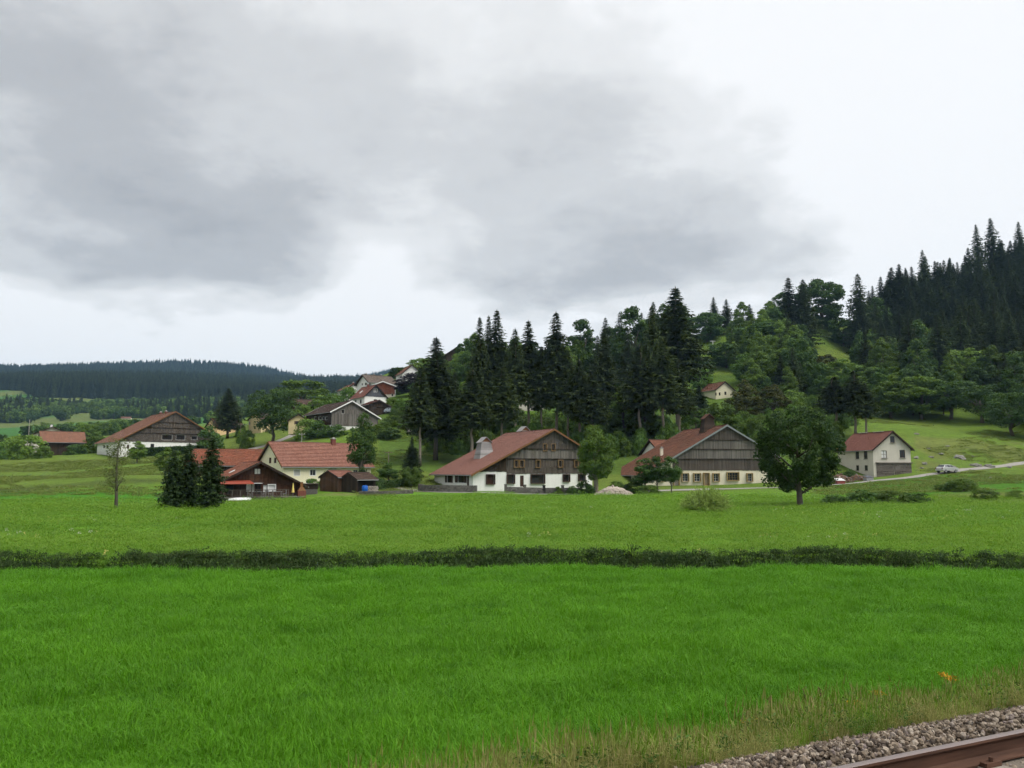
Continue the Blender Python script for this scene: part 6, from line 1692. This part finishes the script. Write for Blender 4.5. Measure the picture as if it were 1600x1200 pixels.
# ---------------------------------------------------------------- low walls, heaps, rocks, poles
def stone_mesh(seed, r=1., mat='rock', sub=2, rough=.2, flat=.7):
    import bmesh
    r2 = np.random.RandomState(seed); bm = bmesh.new(); bmesh.ops.create_icosphere(bm, subdivisions=sub, radius=r); ph = r2.rand(6) * 6.28
    for v in bm.verts:
        c = np.array(v.co); d = 1 + rough * (math.sin(c[0] * 3 / r + ph[0]) * math.sin(c[1] * 4 / r + ph[1]) + .6 * math.sin(c[2] * 6 / r + ph[2]) * math.sin(c[0] * 7 / r + ph[3])) + r2.normal() * rough * .25
        v.co = Vector(c * d * np.array([1, .85, flat]))
    me = bpy.data.meshes.new('rock'); bm.to_mesh(me); bm.free(); me.materials.append(M[mat]); return me
def wall_stones(name, label, path, h, mat, seed=1, th=.45, posts=None):
    """low dry stone wall of separate small blocks joined as one body; path in (photo x, depth)"""
    rg = random.Random(seed); P_ = [ground_at(*p) for p in path]; o0 = P_[0]
    e = empty(name, o0); tag(e, label, 'wall'); mb = MB(); cap = MB()
    for a, b in zip(P_[:-1], P_[1:]):
        d = (b - a); L_ = Vector((d.x, d.y, 0)).length; d2 = Vector((d.x, d.y, 0)).normalized(); nr = Vector((-d2.y, d2.x, 0))
        z = -.4; 
        while z < h - .02:
            rh = min(rg.uniform(.16, .26), h - z + .01); x = 0
            while x < L_:
                w = min(rg.uniform(.22, .55), L_ - x + .05); q = rg.uniform(-.03, .03); zz = a.z + (b.z - a.z) * x / L_ - o0.z
                p0 = a - o0 + d2 * (x + .012) + nr * (-th / 2 + q); p1 = a - o0 + d2 * (x + w - .012) + nr * (-th / 2 + q)
                p0.z = p1.z = zz + z; up = Vector((0, 0, rh - .015)); dp = nr * (th - q + rg.uniform(-.03, .03))
                mb.hexa([p0, p1, p1 + dp, p0 + dp, p0 + up, p1 + up, p1 + dp + up, p0 + dp + up]); x += w
            z += rh
        if posts:
            n = max(1, int(L_ / posts))
            for i in range(n + 1):
                p = a.lerp(b, i / n) - o0; pb = MB(); pb.box(p.x - .22, p.x + .22, p.y - .22, p.y + .22, p.z - .2, p.z + h + .32); pb.box(p.x - .27, p.x + .27, p.y - .27, p.y + .27, p.z + h + .32, p.z + h + .42); pb.build('post', M[mat], e)
    so = mb.build('stonework', M[mat], e); so['kind'] = 'stuff'
    return e
wall_stones('garden_wall', 'low grey stone wall with square posts before the white farmhouse', [(790, 133.5), (850, 134), (908, 135)], .95, 'stone_dark', 2, posts=2.9)
wall_stones('garden_wall', 'low curved stone wall left of the white farmhouse', [(655, 138.5), (664, 134.5), (690, 132.5), (745, 131.5)], 1.1, 'stone_dark', 3)
wall_stones('retaining_wall', 'low mossy retaining wall below the sheds and drive', [(562, 127), (600, 126.5), (645, 128)], .55, 'stone_dark', 4)
wall_stones('retaining_wall', 'small pale stone bank on the village slope right of the bushes', [(636, 204), (656, 203)], 1.2, 'rubble', 6)

def heap(name, label, cat, px, Y, w, h, n, mat, seed, smin=.1, smax=.3, colors=None):
    g = ground_at(px, Y); e = empty(name, g); tag(e, label, cat); rg = random.Random(seed)
    mes = [stone_mesh(seed * 10 + i, 1., mat if not colors else colors[i % len(colors)], 1, .2) for i in range(5 if not colors else len(colors) * 2)]
    cb = MB(); k = 14
    cb.v = [(math.cos(6.283 * i / k) * w * .95, math.sin(6.283 * i / k) * w * .5, -.3) for i in range(k)] + [(math.cos(6.283 * i / k) * w * .5, math.sin(6.283 * i / k) * w * .28, h * .72) for i in range(k)] + [(0, 0, h * .88)]
    for i in range(k):
        j = (i + 1) % k; cb.f += [(i, j, k + j, k + i), (k + i, k + j, 2 * k)]; cb.m += [0, 0]
    cb.build('core', M[mat], e)
    for i in range(n):
        t_ = rg.random() ** .8; a = rg.uniform(0, 6.283); r_ = math.sqrt(t_)
        x, y = math.cos(a) * r_ * w, math.sin(a) * r_ * w * .55; z = h * (1 - r_) ** .8 * .95 + .02
        s = rg.uniform(smin, smax); o = link('stone', rg.choice(mes), e, (x, y, z)); o.scale = (s, s, s * .8); o.rotation_euler = (rg.uniform(0, 6), rg.uniform(0, 6), rg.uniform(0, 6))
heap('rubble_heap', 'pale heap of broken tile rubble beside the pollarded tree', 'heap', 959, 124.5, 2.9, 1.5, 290, 'rubble', 3, .10, .30)
m_plain('junk_red', (.20, .05, .04), .7, .3); m_plain('junk_white', (.6, .6, .58), .7, .2); m_plain('junk_brown', (.12, .075, .05), .9, .4)
heap('scrap_heap', 'heap of mixed scrap timber left of the pale house', 'heap', 1312, 148, 2.6, 1.6, 130, 'junk_brown', 5, .12, .3, ['junk_brown', 'stone_dark', 'junk_brown', 'rubble'])
heap('log_pile', 'dark low pile of firewood against the pale house side', 'heap', 1340, 149.5, 2.0, 1.1, 110, 'junk_brown', 7, .12, .24, ['junk_brown', 'trim_brown', 'stone_dark'])
def box_thing(name, label, cat, px, Y, rz, size, mat, lid):
    e = empty(name, ground_at(px, Y), R(rz)); tag(e, label, cat); sx, sy, sz = size; mb = MB(); mb.box(-sx, sx, -sy, sy, -.2, sz); mb.build('body', M[mat], e)
    mb = MB(); mb.hexa([(-sx * 1.05, -sy * 1.1, sz), (sx * 1.05, -sy * 1.1, sz), (sx * 1.05, sy * 1.1, sz + .35), (-sx * 1.05, sy * 1.1, sz + .35), (-sx * 1.05, -sy * 1.1, sz + .08), (sx * 1.05, -sy * 1.1, sz + .08), (sx * 1.05, sy * 1.1, sz + .43), (-sx * 1.05, sy * 1.1, sz + .43)]); mb.build('lid', M[lid], e)
box_thing('cold_frame', 'small red box with slanting white lid before the scrap heap', 'box', 1312, 145, 10, (.75, .5, .55), 'junk_red', 'junk_white')
box_thing('trailer_box', 'low grey covered box at the corner of the pale house', 'box', 1357, 148, 14, (.7, .45, .5), 'metal_grey', 'slate')

def rocks():
    rg = random.Random(12); k = 0
    spots = [(1432, 716, 164), (1445, 719, 160), (1455, 715, 165), (1470, 712, 168), (1499, 713, 166), (1506, 715, 165), (1524, 723, 160), (1545, 721, 160), (1577, 716, 160), (1548, 739, 142), (1490, 724, 158), (1485, 729, 156), (1440, 726, 157), (1451, 705, 172), (1432, 690, 185), (1480, 702, 175), (1519, 711, 168)]
    where = ['right beside the pale house', 'close behind the first outcrop by the pale house', 'in the pale outcrop band above the lane', 'at the top of the outcrop band above the lane', 'large and pale, above the moving car', 'touching the large pale rock above the car', 'big grey rock right of the car', 'second big grey rock right of the car', 'pale rock near the right edge of the slope', 'single stone in the field below the lane', 'brownish rock just above the car roof', 'low rock directly behind the car', 'low rock at the lane edge near the pale house', 'small white rock high on the pasture', 'tiny white rock near the pale house roof height', 'small white stone in the middle of the pasture', 'flat rock beside the large pale rock above the car']
    for i, (px, py, Y) in enumerate(spots):
        g = ground_at(px, Y); s = (.75 if i in (4, 6, 7) else .45 if i < 9 else .32) * rg.uniform(.85, 1.2)
        o = link('rock', stone_mesh(300 + i, 1., 'rock', 3, .22), None, g + Vector((0, 0, s * .1)), rg.uniform(0, 6), (s * 1.5, s, s))
        tag(o, 'limestone rock ' + where[i], 'rock', 'rocks on the slope right of the pale house')
rocks()
def pole(px, Y, top, label, arm=False, mat='bark_pale', r=.09, cat='pole'):
    g = ground_at(px, Y); h = at(px, top, Y).z - g.z; e = empty('utility_pole', g); tag(e, label, cat)
    mb = MB(); mb.tube([(0, 0, -.5), (0, 0, h)], [r, r * .75], 7); mb.build('post', M[mat], e)
    mb = MB(); mb.bar((-.7, 0, h - .25), (.7, 0, h - .25), .1); mb.build('crossarm', M[mat], e)
    if arm:
        for x in (-.6, .6): mb = MB(); mb.tube([(x, 0, h - .2), (x, 0, h - .02)], .04, 5); mb.build('insulator', M['white_paint'], e)
pole(471, 190, 677, 'thin pale post with crossbar behind the cream house ridge', True, 'concrete')
pole(375, 232, 662, 'slim pole with crossbar at the village road bend', True)
pole(607, 165, 705, 'dark slim post on the grass slope right of the cream house', False)
e = empty('lift_pylon', ground_at(1114, 331)); tag(e, 'pale T shaped lift pylon on the grassy hilltop clearing', 'pylon')
mb = MB(); mb.tube([(0, 0, -.5), (0, 0, 2.9)], .16, 7); mb.build('post', M['trim_white'], e)
mb = MB(); mb.bar((-1.1, 0, 2.95), (1.1, 0, 2.95), .22); mb.build('crossarm', M['trim_white'], e)
def swing():
    e = empty('garden_bench', ground_at(683, 135), R(-10)); tag(e, 'light metal garden lounger left of the white farmhouse', 'lounger')
    mb = MB(); mb.box(-.9, .3, -.3, .3, .35, .42); mb.build('seat', M['shutter_grey'], e)
    mb = MB(); mb.hexa([(.3, -.3, .35), (.36, -.3, .35), (.36, .3, .35), (.3, .3, .35), (.75, -.3, 1.0), (.81, -.3, 1.0), (.81, .3, 1.0), (.75, .3, 1.0)]); mb.build('backrest', M['shutter_grey'], e)
    for x in (-.8, .25):
        for y in (-.25, .25): mb = MB(); mb.box(x - .025, x + .025, y - .025, y + .025, -.1, .35); mb.build('leg', M['metal_grey'], e)
swing()

# ---------------------------------------------------------------- air
def haze():
    mb = MB(); mb.box(-4450, 4450, -4450, 4450, -8, 520)
    t = NT('haze'); v = t.n('ShaderNodeVolumePrincipled'); v.inputs['Color'].default_value = (.40, .68, 1.0, 1); v.inputs['Density'].default_value = HAZE; v.inputs['Anisotropy'].default_value = .2
    t.L(v.outputs[0], t.out.inputs['Volume'])
    tag(mb.build('haze', t.mat), 'thin bluish haze in the valley air', 'haze', kind='stuff')
HAZE = .00009
haze()
